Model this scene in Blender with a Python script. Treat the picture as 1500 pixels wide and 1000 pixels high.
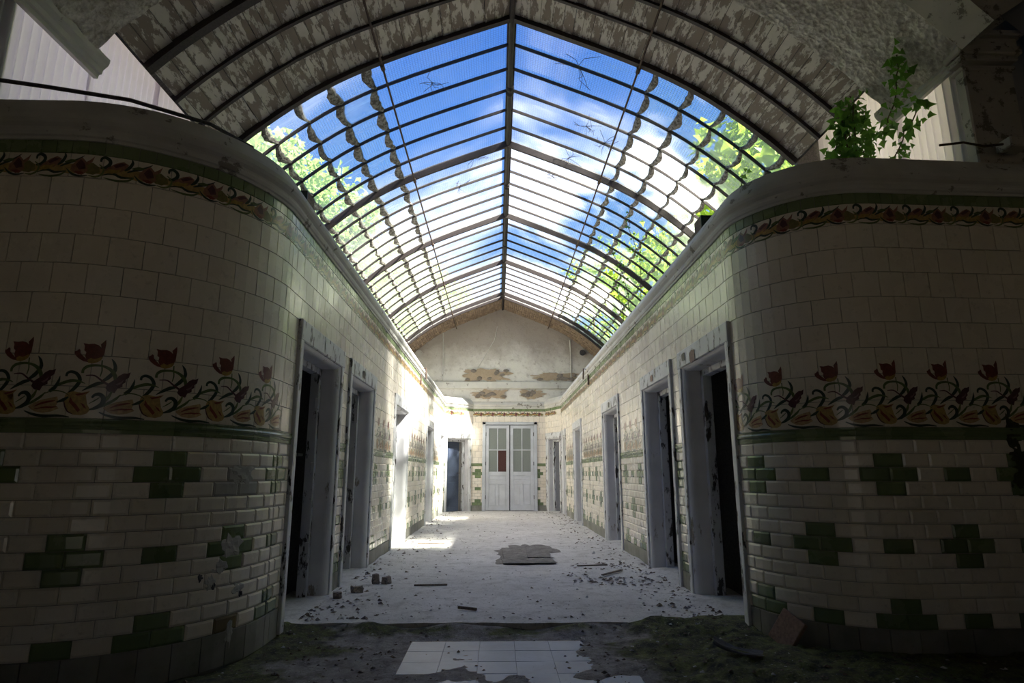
import bpy, bmesh, math, random
from mathutils import Vector, Matrix, noise
rnd = random.Random(7)
PI = math.pi
SC = bpy.context.scene
COL = SC.collection
for o in list(bpy.data.objects): bpy.data.objects.remove(o)

# ------------------------------------------------------------------ camera
cam_d = bpy.data.cameras.new('camera')
cam = bpy.data.objects.new('camera', cam_d); COL.objects.link(cam)
cam_d.sensor_width = 36.0
cam_d.lens = 36.0 * 898.17 / 1500.0
cam_d.clip_start = 0.05; cam_d.clip_end = 400
cam.location = (0, 0, 1.0)
cam.rotation_euler = (math.radians(90 + 12.1344), 0, math.radians(-1.3323))
SC.camera = cam

# ------------------------------------------------------------------ world, sun, exposure
SC.view_settings.view_transform = 'Standard'
SC.view_settings.look = 'None'
SC.view_settings.gamma = 1.0
SC.view_settings.use_curve_mapping = False
SC.view_settings.exposure = 1.62

w = bpy.data.worlds.new('sky'); SC.world = w; w.use_nodes = True
nt = w.node_tree; nt.nodes.clear()
def wn(t, **k):
    n = nt.nodes.new(t)
    for a, b in k.items(): setattr(n, a, b)
    return n
out = wn('ShaderNodeOutputWorld'); bg = wn('ShaderNodeBackground')
tc = wn('ShaderNodeTexCoord'); sep = wn('ShaderNodeSeparateXYZ')
nt.links.new(tc.outputs['Generated'], sep.inputs[0])
ramp = wn('ShaderNodeValToRGB')
e = ramp.color_ramp.elements
e[0].position = 0.0; e[0].color = (0.62, 0.70, 0.78, 1)
e[1].position = 0.62; e[1].color = (0.040, 0.130, 0.43, 1)
m = ramp.color_ramp.elements.new(0.22); m.color = (0.31, 0.45, 0.68, 1)
m = ramp.color_ramp.elements.new(0.42); m.color = (0.10, 0.24, 0.58, 1)
nt.links.new(sep.outputs['Z'], ramp.inputs[0])
mp = wn('ShaderNodeMapping'); mp.inputs['Scale'].default_value = (2.2, 2.2, 5.0)
nt.links.new(tc.outputs['Generated'], mp.inputs[0])
nz = wn('ShaderNodeTexNoise'); nz.inputs['Scale'].default_value = 1.3; nz.inputs['Detail'].default_value = 7; nz.inputs['Roughness'].default_value = 0.58
nt.links.new(mp.outputs[0], nz.inputs[0])
cr = wn('ShaderNodeValToRGB'); cr.color_ramp.elements[0].position = 0.60; cr.color_ramp.elements[1].position = 0.86
nt.links.new(nz.outputs['Fac'], cr.inputs[0])
mx = wn('ShaderNodeMixRGB'); mx.inputs[2].default_value = (0.70, 0.76, 0.86, 1)
nt.links.new(cr.outputs[0], mx.inputs[0]); nt.links.new(ramp.outputs[0], mx.inputs[1])
nt.links.new(mx.outputs[0], bg.inputs[0]); bg.inputs[1].default_value = 0.66
nt.links.new(bg.outputs[0], out.inputs[0])

sun_d = bpy.data.lights.new('sun', 'SUN'); sun = bpy.data.objects.new('sun', sun_d); COL.objects.link(sun)
sun_d.energy = 15.0; sun_d.angle = math.radians(2.0); sun_d.color = (1.0, 0.94, 0.84)
SUN_DIR = Vector((-0.80, 0.42, -1.0)).normalized()
sun.rotation_euler = SUN_DIR.to_track_quat('-Z', 'Y').to_euler()
sun.location = (20, -5, 30)

# ------------------------------------------------------------------ materials
MATS = {}
class NT:
    def __init__(s, name):
        s.m = bpy.data.materials.new(name); s.m.use_nodes = True
        s.t = s.m.node_tree; s.t.nodes.clear()
        s.out = s.n('ShaderNodeOutputMaterial')
        MATS[name] = s.m
    def n(s, t, **k):
        x = s.t.nodes.new(t)
        for a, b in k.items(): setattr(x, a, b)
        return x
    def l(s, a, b): s.t.links.new(a, b)
    def coord(s, scale=(1, 1, 1), world=True):
        if world:
            g = s.n('ShaderNodeNewGeometry'); src = g.outputs['Position']
        else:
            g = s.n('ShaderNodeTexCoord'); src = g.outputs['Object']
        mp = s.n('ShaderNodeMapping'); mp.inputs['Scale'].default_value = scale
        s.l(src, mp.inputs[0]); return mp.outputs[0]
    def noise(s, vec, scale, detail=6, rough=0.6):
        x = s.n('ShaderNodeTexNoise'); x.inputs['Scale'].default_value = scale
        x.inputs['Detail'].default_value = detail; x.inputs['Roughness'].default_value = rough
        s.l(vec, x.inputs['Vector']); return x.outputs['Fac']
    def ramp(s, fac, stops):
        r = s.n('ShaderNodeValToRGB'); el = r.color_ramp.elements
        while len(el) < len(stops): el.new(0.5)
        for e_, (p, c) in zip(el, stops):
            e_.position = p
            e_.color = (c, c, c, 1) if isinstance(c, (int, float)) else (*c, 1)
        s.l(fac, r.inputs[0]); return r.outputs[0]
    def mix(s, fac, a, b, mode='MIX'):
        x = s.n('ShaderNodeMixRGB'); x.blend_type = mode
        for v, i in ((fac, 0), (a, 1), (b, 2)):
            if isinstance(v, (int, float)): x.inputs[i].default_value = v if i == 0 else (v, v, v, 1)
            elif isinstance(v, tuple): x.inputs[i].default_value = (*v, 1)
            else: s.l(v, x.inputs[i])
        return x.outputs[0]
    def bsdf(s, col, rough=0.6, bump=None, bstr=0.3, bdist=0.01, spec=0.5, **k):
        b = s.n('ShaderNodeBsdfPrincipled')
        if isinstance(col, tuple): b.inputs['Base Color'].default_value = (*col, 1)
        else: s.l(col, b.inputs['Base Color'])
        if isinstance(rough, (int, float)): b.inputs['Roughness'].default_value = rough
        else: s.l(rough, b.inputs['Roughness'])
        b.inputs['Specular IOR Level'].default_value = spec
        for a, v in k.items(): b.inputs[a].default_value = v
        if bump is not None:
            bp = s.n('ShaderNodeBump'); bp.inputs['Strength'].default_value = bstr; bp.inputs['Distance'].default_value = bdist
            s.l(bump, bp.inputs['Height']); s.l(bp.outputs[0], b.inputs['Normal'])
        return b
    def end(s, sh): s.l(sh.outputs[0], s.out.inputs[0]); return s.m

def tile_mat(name, a, b, grime, rough=0.14, gr=0.5):
    t = NT(name)
    oi = t.n('ShaderNodeObjectInfo'); g = t.n('ShaderNodeNewGeometry')
    ad = t.n('ShaderNodeMath', operation='ADD'); t.l(oi.outputs['Random'], ad.inputs[0]); t.l(g.outputs['Random Per Island'], ad.inputs[1])
    fr = t.n('ShaderNodeMath', operation='FRACT'); t.l(ad.outputs[0], fr.inputs[0])
    base = t.mix(fr.outputs[0], a, b)
    v = t.coord()
    n1 = t.noise(v, 2.3, 8, 0.62); n2 = t.noise(v, 24, 5, 0.7)
    f1 = t.ramp(n1, [(0.42, 0.0), (0.75, gr)])
    base = t.mix(f1, base, grime)
    f2 = t.ramp(n2, [(0.58, 0.0), (0.72, 0.35)])
    base = t.mix(f2, base, tuple(c * 0.6 for c in grime))
    ro = t.ramp(n1, [(0.35, rough), (0.8, 0.5)])
    n3 = t.noise(v, 9, 2, 0.5)
    t.end(t.bsdf(base, ro, n3, 0.12, 0.01, 0.6))
tile_mat('cream_tile', (0.85, 0.78, 0.69), (0.81, 0.725, 0.62), (0.54, 0.47, 0.37), 0.14, 0.35)
tile_mat('cream_brick', (0.85, 0.785, 0.70), (0.78, 0.70, 0.59), (0.48, 0.41, 0.31), 0.2, 0.5)
tile_mat('green_tile', (0.13, 0.18, 0.085), (0.19, 0.25, 0.12), (0.10, 0.10, 0.05), 0.12, 0.4)
tile_mat('band_green', (0.16, 0.21, 0.10), (0.22, 0.28, 0.14), (0.12, 0.12, 0.07), 0.15, 0.4)
tile_mat('brown_tile', (0.13, 0.10, 0.035), (0.16, 0.11, 0.04), (0.1, 0.08, 0.05), 0.2, 0.4)
tile_mat('plinth_stone', (0.30, 0.29, 0.26), (0.22, 0.21, 0.18), (0.07, 0.075, 0.05), 0.7, 0.95)
tile_mat('floor_blue', (0.24, 0.315, 0.43), (0.215, 0.285, 0.395), (0.17, 0.175, 0.19), 0.4, 0.6)

def flat_mat(name, col, rough=0.3, var=0.25):
    t = NT(name); v = t.coord(); n1 = t.noise(v, 60, 4, 0.6)
    c = t.mix(t.ramp(n1, [(0.35, 0.0), (0.7, 1.0)]), tuple(x * (1 - var) for x in col), tuple(min(1, x * (1 + var)) for x in col))
    t.end(t.bsdf(c, rough))
flat_mat('p_red', (0.17, 0.045, 0.035)); flat_mat('p_purple', (0.10, 0.035, 0.045)); flat_mat('p_lilac', (0.26, 0.15, 0.17))
flat_mat('p_ochre', (0.46, 0.31, 0.12)); flat_mat('p_peach', (0.52, 0.35, 0.19)); flat_mat('p_gold', (0.42, 0.27, 0.07))
flat_mat('p_dark', (0.028, 0.05, 0.035)); flat_mat('p_leaf', (0.10, 0.14, 0.045)); flat_mat('p_lime', (0.15, 0.18, 0.06))
flat_mat('p_stripe', (0.20, 0.035, 0.025)); flat_mat('p_pink', (0.30, 0.14, 0.10)); flat_mat('p_olive', (0.20, 0.17, 0.06))
flat_mat('dark_green_paint', (0.03, 0.05, 0.045), 0.5); flat_mat('rust', (0.085, 0.05, 0.035), 0.8, 0.5)
flat_mat('iron', (0.030, 0.019, 0.018), 0.6, 0.5); flat_mat('iron_purlin', (0.028, 0.020, 0.019), 0.7, 0.4)
flat_mat('terracotta', (0.34, 0.21, 0.16), 0.8); flat_mat('brick_red', (0.30, 0.25, 0.22), 0.9, 0.4)
flat_mat('blue_door', (0.045, 0.06, 0.10), 0.55); flat_mat('brown_door', (0.17, 0.10, 0.05), 0.6); flat_mat('grey_blue_door', (0.12, 0.125, 0.15), 0.55)
flat_mat('stem_brown', (0.10, 0.065, 0.035), 0.9, 0.4); flat_mat('dust_stick', (0.16, 0.12, 0.09), 0.9, 0.4)
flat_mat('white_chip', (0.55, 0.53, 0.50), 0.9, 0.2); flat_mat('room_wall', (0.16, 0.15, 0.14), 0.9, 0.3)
flat_mat('rubber', (0.07, 0.07, 0.08), 0.5, 0.5)  # real rubber, and the painted darkness of holes and the door gap

def paint_mat(name, paint, under, thr=0.56, scale=9, rough=0.5, streak=(1, 1, 0.35)):
    t = NT(name); v = t.coord(streak)
    n1 = t.noise(v, scale, 9, 0.68); n2 = t.noise(t.coord(), 3.0, 5, 0.6)
    f = t.ramp(n1, [(thr, 0.0), (thr + 0.035, 1.0)])
    base = t.mix(t.ramp(n2, [(0.35, 0.0), (0.7, 0.5)]), paint, tuple(c * 0.6 for c in paint))
    c = t.mix(f, base, under)
    inv = t.ramp(n1, [(thr, 1.0), (thr + 0.03, 0.0)])
    t.end(t.bsdf(c, rough, inv, 0.5, 0.006))
paint_mat('casing_paint', (0.68, 0.68, 0.70), (0.06, 0.05, 0.045), 0.555, 15)
paint_mat('reveal_paint', (0.70, 0.69, 0.71), (0.28, 0.24, 0.20), 0.62, 5)
paint_mat('door_paint', (0.56, 0.58, 0.63), (0.30, 0.28, 0.26), 0.70, 8)
paint_mat('cornice_plaster', (0.62, 0.60, 0.57), (0.24, 0.215, 0.19), 0.60, 7, 0.8, (1, 1, 1))
paint_mat('moulding_plaster', (0.60, 0.58, 0.54), (0.25, 0.22, 0.19), 0.62, 8, 0.8, (1, 1, 1))
paint_mat('board_wood', (0.74, 0.68, 0.61), (0.29, 0.235, 0.195), 0.48, 13, 0.9, (1, 0.3, 1))
paint_mat('lobby_wall', (0.50, 0.39, 0.25), (0.25, 0.19, 0.12), 0.60, 4, 0.9, (1, 1, 1))  # ochre chosen for unseen walls, to warm the light they bounce
tile_mat('lime_crust', (0.52, 0.51, 0.49), (0.46, 0.45, 0.43), (0.3, 0.29, 0.26), 0.9, 0.8)
paint_mat('pier_plaster', (0.46, 0.42, 0.37), (0.17, 0.15, 0.125), 0.56, 12, 0.9, (1, 1, 1))
paint_mat('lobby_ceiling', (0.30, 0.30, 0.30), (0.10, 0.095, 0.085), 0.60, 4, 0.85, (1, 1, 1))

t = NT('rough_plaster'); v = t.coord()
vo = t.n('ShaderNodeTexVoronoi'); vo.inputs['Scale'].default_value = 26; t.l(v, vo.inputs['Vector'])
n1 = t.noise(v, 17, 8, 0.75); n2 = t.noise(v, 3, 4, 0.6)
c = t.mix(t.ramp(n1, [(0.38, 0.0), (0.58, 1.0)]), (0.42, 0.37, 0.31), (0.84, 0.79, 0.73))
c = t.mix(t.ramp(n2, [(0.4, 0.0), (0.75, 0.55)]), c, (0.34, 0.29, 0.245))
t.end(t.bsdf(c, 0.95, t.mix(0.5, n1, vo.outputs['Distance']), 1.0, 0.05))

# gable plaster: white, with stained grey upper part and bare stone showing where the render fell off (the stones are geometry)
t = NT('gable_plaster'); v = t.coord()
n1 = t.noise(v, 1.3, 9, 0.66); n2 = t.noise(v, 9, 7, 0.7); n3 = t.noise(v, 30, 4, 0.7)
sp = t.n('ShaderNodeSeparateXYZ'); t.l(v, sp.inputs[0])
hz = t.n('ShaderNodeMath', operation='MULTIPLY_ADD'); t.l(n1, hz.inputs[0]); hz.inputs[1].default_value = -2.2; t.l(sp.outputs['Z'], hz.inputs[2])
c = t.mix(t.ramp(hz.outputs[0], [(0.0, 0), (1.0, 0)]), (0.62, 0.58, 0.53), (0.62, 0.58, 0.53))
mr = t.n('ShaderNodeMapRange'); mr.inputs['From Min'].default_value = 2.75; mr.inputs['From Max'].default_value = 3.45; t.l(hz.outputs[0], mr.inputs['Value'])
c = t.mix(mr.outputs[0], (0.66, 0.63, 0.585), (0.40, 0.355, 0.32))
c = t.mix(t.ramp(n2, [(0.55, 0.0), (0.7, 0.6)]), c, (0.30, 0.255, 0.215))
t.end(t.bsdf(c, 0.95, n2, 0.5, 0.03))
t = NT('bare_mortar'); v = t.coord(); n1 = t.noise(v, 14, 6, 0.7)
t.end(t.bsdf(t.mix(n1, (0.30, 0.22, 0.15), (0.46, 0.37, 0.27)), 0.95, n1, 0.6, 0.03))
t = NT('rubble_stone'); v = t.coord(); n1 = t.noise(v, 12, 6, 0.7); oi = t.n('ShaderNodeObjectInfo')
c = t.mix(oi.outputs['Random'], (0.20, 0.15, 0.115), (0.30, 0.26, 0.22))
t.end(t.bsdf(t.mix(n1, c, (0.16, 0.14, 0.125)), 0.95, n1, 0.5, 0.02))
t = NT('soffit_brick'); v = t.coord(); n1 = t.noise(v, 10, 6, 0.7); g = t.n('ShaderNodeNewGeometry')
c = t.mix(g.outputs['Random Per Island'], (0.36, 0.26, 0.17), (0.24, 0.17, 0.12))
t.end(t.bsdf(t.mix(t.ramp(n1, [(0.45, 0.0), (0.7, 1.0)]), c, (0.14, 0.10, 0.075)), 0.95, n1, 0.6, 0.02))

t = NT('corridor_floor'); v = t.coord()
n1 = t.noise(v, 1.1, 9, 0.65); n2 = t.noise(v, 7, 8, 0.7); n3 = t.noise(v, 45, 6, 0.75)
c = t.mix(t.ramp(n1, [(0.35, 0.0), (0.68, 1.0)]), (0.70, 0.67, 0.64), (0.55, 0.52, 0.49))
c = t.mix(t.ramp(n2, [(0.50, 0.0), (0.72, 0.75)]), c, (0.27, 0.235, 0.205))
c = t.mix(t.ramp(n3, [(0.54, 0.0), (0.68, 0.8)]), c, (0.20, 0.17, 0.15))
t.end(t.bsdf(c, 0.85, t.mix(0.5, n2, n3), 0.6, 0.015))

t = NT('lobby_dirt'); v = t.coord()
n1 = t.noise(v, 1.6, 8, 0.65); n2 = t.noise(v, 11, 8, 0.72); n3 = t.noise(v, 60, 5, 0.75)
c = t.mix(t.ramp(n2, [(0.35, 0.0), (0.68, 1.0)]), (0.13, 0.115, 0.10), (0.33, 0.30, 0.275))
c = t.mix(t.ramp(n3, [(0.55, 0.0), (0.68, 0.8)]), c, (0.07, 0.06, 0.05))
t.end(t.bsdf(c, 0.95, t.mix(0.5, n2, n3), 0.8, 0.02))
t = NT('moss'); v = t.coord()
n2 = t.noise(v, 8, 8, 0.72); n3 = t.noise(v, 50, 6, 0.75)
c = t.mix(t.ramp(n2, [(0.40, 0.0), (0.62, 1.0)]), (0.028, 0.028, 0.02), (0.085, 0.095, 0.03))
c = t.mix(t.ramp(n3, [(0.58, 0.0), (0.72, 0.7)]), c, (0.24, 0.22, 0.15))
t.end(t.bsdf(c, 0.95, t.mix(0.5, n2, n3), 1.0, 0.03))

t = NT('lobby_ground'); v = t.coord()
sp = t.n('ShaderNodeSeparateXYZ'); t.l(v, sp.inputs[0])
def ma(op, a, b, c_=None):
    x = t.n('ShaderNodeMath', operation=op)
    for i_, q in enumerate((a, b, c_)):
        if q is None: continue
        if isinstance(q, (int, float)): x.inputs[i_].default_value = q
        else: t.l(q, x.inputs[i_])
    return x.outputs[0]
nb = t.noise(v, 2.2, 8, 0.68); n2 = t.noise(v, 11, 8, 0.72); n3 = t.noise(v, 55, 6, 0.75)
rgt = ma('MULTIPLY_ADD', sp.outputs['X'], 1.3, -0.80); lft = ma('MULTIPLY_ADD', sp.outputs['X'], -1.3, -1.15)
frn = ma('MULTIPLY_ADD', ma('ABSOLUTE', ma('SUBTRACT', sp.outputs['Y'], 4.44), 0), -2.5, 0.30)
mk = ma('MULTIPLY_ADD', nb, 2.4, ma('SUBTRACT', ma('MAXIMUM', ma('MAXIMUM', rgt, lft), frn), 1.28))
mk = t.ramp(mk, [(0.0, 0.0), (0.28, 1.0)])
dirt = t.mix(t.ramp(n2, [(0.35, 0.0), (0.68, 1.0)]), (0.20, 0.18, 0.165), (0.52, 0.48, 0.45))
dirt = t.mix(t.ramp(n3, [(0.55, 0.0), (0.68, 0.8)]), dirt, (0.08, 0.07, 0.06))
mo = t.mix(t.ramp(n2, [(0.40, 0.0), (0.62, 1.0)]), (0.035, 0.035, 0.022), (0.16, 0.17, 0.05))
mo = t.mix(t.ramp(n3, [(0.55, 0.0), (0.70, 0.8)]), mo, (0.40, 0.37, 0.25))
t.end(t.bsdf(t.mix(mk, dirt, mo), 0.95, t.mix(0.5, n2, n3), 1.0, 0.03))

t = NT('corrugated_white'); v = t.coord(); n1 = t.noise(v, 4, 6, 0.6)
c = t.mix(t.ramp(n1, [(0.4, 0.0), (0.75, 0.5)]), (0.72, 0.73, 0.76), (0.5, 0.5, 0.5))
b = t.bsdf(c, 0.45)
tr = t.n('ShaderNodeBsdfTranslucent'); tr.inputs[0].default_value = (0.92, 0.83, 0.92, 1)
ms = t.n('ShaderNodeMixShader'); ms.inputs[0].default_value = 0.42
t.l(b.outputs[0], ms.inputs[1]); t.l(tr.outputs[0], ms.inputs[2]); t.end(ms)

def glass_mat(name, tint, diff, dirt=0.5, grid=True):
    t = NT(name)
    uv = t.n('ShaderNodeUVMap'); uv.uv_map = 'UVMap'
    sp = t.n('ShaderNodeSeparateXYZ'); t.l(uv.outputs[0], sp.inputs[0])
    def lines(o, period, width):
        a = t.n('ShaderNodeMath', operation='DIVIDE'); t.l(o, a.inputs[0]); a.inputs[1].default_value = period
        b = t.n('ShaderNodeMath', operation='FRACT'); t.l(a.outputs[0], b.inputs[0])
        c_ = t.n('ShaderNodeMath', operation='LESS_THAN'); t.l(b.outputs[0], c_.inputs[0]); c_.inputs[1].default_value = width
        return c_.outputs[0]
    gx = lines(sp.outputs['X'], 0.030, 0.16); gy = lines(sp.outputs['Y'], 0.030, 0.16)
    gm = t.n('ShaderNodeMath', operation='MAXIMUM'); t.l(gx, gm.inputs[0]); t.l(gy, gm.inputs[1])
    oi = t.n('ShaderNodeObjectInfo')
    v = t.coord((1, 1, 1)); n1 = t.noise(v, 1.6, 6, 0.6); n2 = t.noise(t.coord((0.9, 7, 0.9)), 1.5, 5, 0.6)
    d = t.ramp(n1, [(0.42, 0.0), (0.80, dirt)])
    d2 = t.ramp(n2, [(0.55, 0.0), (0.8, dirt)])
    tcol = t.mix(oi.outputs['Random'], tint, tuple(min(1, x * 1.05) for x in tint))
    tcol = t.mix(t.ramp(gm.outputs[0], [(0.0, 0.0), (1.0, 0.42)]), tcol, (0.10, 0.12, 0.14))
    tp = t.n('ShaderNodeBsdfTransparent'); t.l(tcol, tp.inputs[0])
    tl = t.n('ShaderNodeBsdfTranslucent'); tl.inputs[0].default_value = (0.93, 0.94, 0.93, 1)
    gl = t.n('ShaderNodeBsdfGlossy'); gl.inputs['Roughness'].default_value = 0.1; gl.inputs[0].default_value = (0.9, 0.9, 0.9, 1)
    fa = t.n('ShaderNodeMath', operation='ADD'); t.l(d, fa.inputs[0]); t.l(d2, fa.inputs[1])
    fb = t.n('ShaderNodeMath', operation='MULTIPLY_ADD'); t.l(fa.outputs[0], fb.inputs[0]); fb.inputs[1].default_value = 0.5; fb.inputs[2].default_value = diff
    m1 = t.n('ShaderNodeMixShader'); t.l(fb.outputs[0], m1.inputs[0]); t.l(tp.outputs[0], m1.inputs[1]); t.l(tl.outputs[0], m1.inputs[2])
    m2 = t.n('ShaderNodeMixShader'); m2.inputs[0].default_value = 0.04
    t.l(m1.outputs[0], m2.inputs[1]); t.l(gl.outputs[0], m2.inputs[2]); t.end(m2)
glass_mat('wired_glass', (0.90, 0.95, 0.98), 0.09, 0.25)
glass_mat('lower_glass', (0.88, 0.95, 0.91), 0.20, 0.40)
t = NT('lap_moss'); v = t.coord(); n1 = t.noise(v, 22, 7, 0.7)
t.end(t.bsdf(t.mix(t.ramp(n1, [(0.42, 0.0), (0.62, 1.0)]), (0.10, 0.085, 0.07), (0.48, 0.45, 0.41)), 0.95, n1, 0.8, 0.02))
t = NT('obscure_glass'); v = t.coord(); n1 = t.noise(v, 40, 4, 0.6)
t.end(t.bsdf(t.mix(n1, (0.17, 0.19, 0.18), (0.24, 0.26, 0.245)), 0.35, n1, 0.3, 0.01))
flat_mat('brown_glass', (0.075, 0.032, 0.03), 0.3)

def leaf_mat(name, a, b, tl_):
    t = NT(name); g = t.n('ShaderNodeNewGeometry')
    c = t.mix(g.outputs['Random Per Island'], a, b)
    d = t.bsdf(c, 0.5); x = t.n('ShaderNodeBsdfTranslucent'); t.l(t.mix(0.5, c, tl_), x.inputs[0])
    ms = t.n('ShaderNodeMixShader'); ms.inputs[0].default_value = 0.5
    t.l(d.outputs[0], ms.inputs[1]); t.l(x.outputs[0], ms.inputs[2]); t.end(ms)
leaf_mat('tree_leaf', (0.16, 0.27, 0.03), (0.30, 0.42, 0.06), (0.5, 0.65, 0.08))
leaf_mat('pale_leaf', (0.24, 0.36, 0.10), (0.36, 0.48, 0.16), (0.5, 0.65, 0.2))
leaf_mat('ivy_leaf', (0.06, 0.15, 0.025), (0.14, 0.30, 0.045), (0.22, 0.48, 0.06))
t = NT('grass_ground'); v = t.coord(); n1 = t.noise(v, 0.8, 7, 0.65)  # beige gravel colour, put in to cut green bounced light
t.end(t.bsdf(t.mix(n1, (0.30, 0.27, 0.20), (0.36, 0.33, 0.26)), 0.95))

# ------------------------------------------------------------------ mesh helpers
class MB:
    def __init__(s): s.v = []; s.f = []; s.mi = []; s.uv = []
    def quad(s, pts, mi=0):
        b = len(s.v); s.v += [tuple(p) for p in pts]; s.f.append(tuple(range(b, b + len(pts)))); s.mi.append(mi)
    def box(s, x0, x1, y0, y1, z0, z1, M=None, mi=0):
        c = [Vector(p) for p in ((x0,y0,z0),(x1,y0,z0),(x1,y1,z0),(x0,y1,z0),(x0,y0,z1),(x1,y0,z1),(x1,y1,z1),(x0,y1,z1))]
        if M: c = [M @ p for p in c]
        b = len(s.v); s.v += [tuple(p) for p in c]
        for q in ((0,3,2,1),(4,5,6,7),(0,1,5,4),(1,2,6,5),(2,3,7,6),(3,0,4,7)):
            s.f.append(tuple(b + i for i in q)); s.mi.append(mi)
    def cbox(s, x0, x1, y0, y1, z0, z1, c=0.006, M=None, mi=0):
        # box with chamfered edges
        bm = bmesh.new(); bmesh.ops.create_cube(bm, size=1)
        for v_ in bm.verts:
            v_.co = Vector(((x0+x1)/2 + v_.co.x*(x1-x0), (y0+y1)/2 + v_.co.y*(y1-y0), (z0+z1)/2 + v_.co.z*(z1-z0)))
        bmesh.ops.bevel(bm, geom=list(bm.edges), offset=c, segments=1, affect='EDGES')
        s.add_bm(bm, M, mi)
    def add_bm(s, bm, M=None, mi=0):
        b = len(s.v); bm.verts.index_update()
        s.v += [tuple(M @ v_.co if M else v_.co) for v_ in bm.verts]
        for f in bm.faces: s.f.append(tuple(b + v_.index for v_ in f.verts)); s.mi.append(mi)
        bm.free()
    def tube(s, pts, r, n=8, mi=0, caps=True):
        pts = [Vector(p) for p in pts]; rr = r if isinstance(r, (list, tuple)) else [r] * len(pts)
        b = len(s.v); prev = None
        for i, p in enumerate(pts):
            d = (pts[min(i + 1, len(pts) - 1)] - pts[max(i - 1, 0)]).normalized()
            a = d.orthogonal().normalized() if prev is None else (prev - d * prev.dot(d)).normalized()
            prev = a; c_ = d.cross(a)
            for k in range(n):
                t_ = 2 * PI * k / n; s.v.append(tuple(p + (a * math.cos(t_) + c_ * math.sin(t_)) * rr[i]))
        for i in range(len(pts) - 1):
            for k in range(n):
                k2 = (k + 1) % n
                s.f.append((b + i*n + k, b + i*n + k2, b + (i+1)*n + k2, b + (i+1)*n + k)); s.mi.append(mi)
        if caps:
            s.f.append(tuple(b + k for k in range(n - 1, -1, -1))); s.mi.append(mi)
            q = b + (len(pts) - 1) * n
            s.f.append(tuple(q + k for k in range(n))); s.mi.append(mi)
    def grid(s, rows, mi=0, uvs=None):
        b = len(s.v); nc = len(rows[0])
        for r in rows: s.v += [tuple(p) for p in r]
        for i in range(len(rows) - 1):
            for j in range(nc - 1):
                s.f.append((b + i*nc + j, b + i*nc + j + 1, b + (i+1)*nc + j + 1, b + (i+1)*nc + j)); s.mi.append(mi)
    def mesh(s, name, mats, smooth=False):
        me = bpy.data.meshes.new(name); me.from_pydata(s.v, [], s.f)
        for m_ in (mats if isinstance(mats, (list, tuple)) else [mats]): me.materials.append(MATS[m_])
        if any(s.mi): me.polygons.foreach_set('material_index', s.mi)
        if smooth: me.polygons.foreach_set('use_smooth', [True] * len(me.polygons))
        me.update(); return me
    def build(s, name, mats, parent=None, M=None, smooth=False):
        return link(name, s.mesh(name, mats, smooth), parent, M)
def link(name, me, parent=None, M=None):
    o = bpy.data.objects.new(name, me); COL.objects.link(o)
    if parent is not None: o.parent = parent
    if M is not None: o.matrix_local = M
    return o
def tag(o, label, cat, group=None, kind=None):
    o['label'] = label; o['category'] = cat
    if group: o['group'] = group
    if kind: o['kind'] = kind
    return o
def struct(o): o['kind'] = 'structure'; return o
def empty(name, loc=(0, 0, 0), rz=0):
    o = bpy.data.objects.new(name, None); COL.objects.link(o); o.location = loc; o.rotation_euler = (0, 0, rz)
    o.empty_display_size = 0.1; return o

# ------------------------------------------------------------------ plan of the place (metres, camera eye at 1 m)
WL, WR = 1.4256, 1.6869          # corridor wall faces
YL, YR = 4.067, 4.308            # where the rounded corners begin
RL, RR = 0.976, 0.691            # their radii
CX = (WR - WL) / 2               # corridor axis
YE = 17.26                       # end wall
T = 0.163; ROW = 0.0807          # brick-tile module
Z_PL, Z_RB, Z_RT, Z_FB, Z_GB, Z_GT, Z_CT = 0.1475, 1.1965, 1.27, 2.561, 2.70, 2.775, 3.05
UROW = (Z_FB - Z_RT) / 8
DOORS = [(4.30, 5.56), (5.83, 7.08), (8.47, 9.84), (12.40, 13.70), (15.30, 16.25)]
Z_DT = 2.075                     # top of door casing
CAS = 0.125; HEAD = 0.17

class Path:
    """a wall line: list of ('line', p0, p1) / ('arc', centre, r, a0, a1); s runs from s0; the lit face is on the given side"""
    def __init__(s, prims, s0, face):
        s.p = []; s.face = face
        q = s0
        for pr in prims:
            if pr[0] == 'line': L = (Vector(pr[2]) - Vector(pr[1])).length
            else: L = abs(pr[4] - pr[3]) * pr[2]
            s.p.append((q, q + L, pr)); q += L
        s.s0, s.s1 = s0, q
    def at(s, q):
        for a, b, pr in s.p:
            if q <= b or b == s.s1:
                if pr[0] == 'line':
                    p0, p1 = Vector(pr[1]), Vector(pr[2]); d = (p1 - p0).normalized()
                    return p0 + d * (q - a), d
                c_, r, a0, a1 = pr[1:]; sg = 1 if a1 > a0 else -1
                an = a0 + sg * (q - a) / r
                return Vector(c_) + Vector((math.cos(an), math.sin(an))) * r, Vector((-math.sin(an), math.cos(an))) * sg
    def kind(s, q0, q1):
        for a, b, pr in s.p:
            if q0 >= a - 1e-6 and q1 <= b + 1e-6:
                return 'L' if pr[0] == 'line' else 'A%.3f' % pr[2]
        return None
    def P(s, q, n=0.0, z=0.0):
        p, d = s.at(q); nn = Vector((-d.y, d.x)) * s.face
        return Vector((p.x + nn.x * n, p.y + nn.y * n, z))
    def frame(s, q, z):
        p, d = s.at(q); nn = Vector((-d.y, d.x)) * s.face
        # local x = along wall so that x cross z = outward?  use x=tangent, y=outward normal, z up (may be left handed -> flip tangent)
        tx = d if s.face > 0 else -d
        return Matrix(((tx.x, nn.x, 0, p.x), (tx.y, nn.y, 0, p.y), (0, 0, 1, z), (0, 0, 0, 1)))

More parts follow.
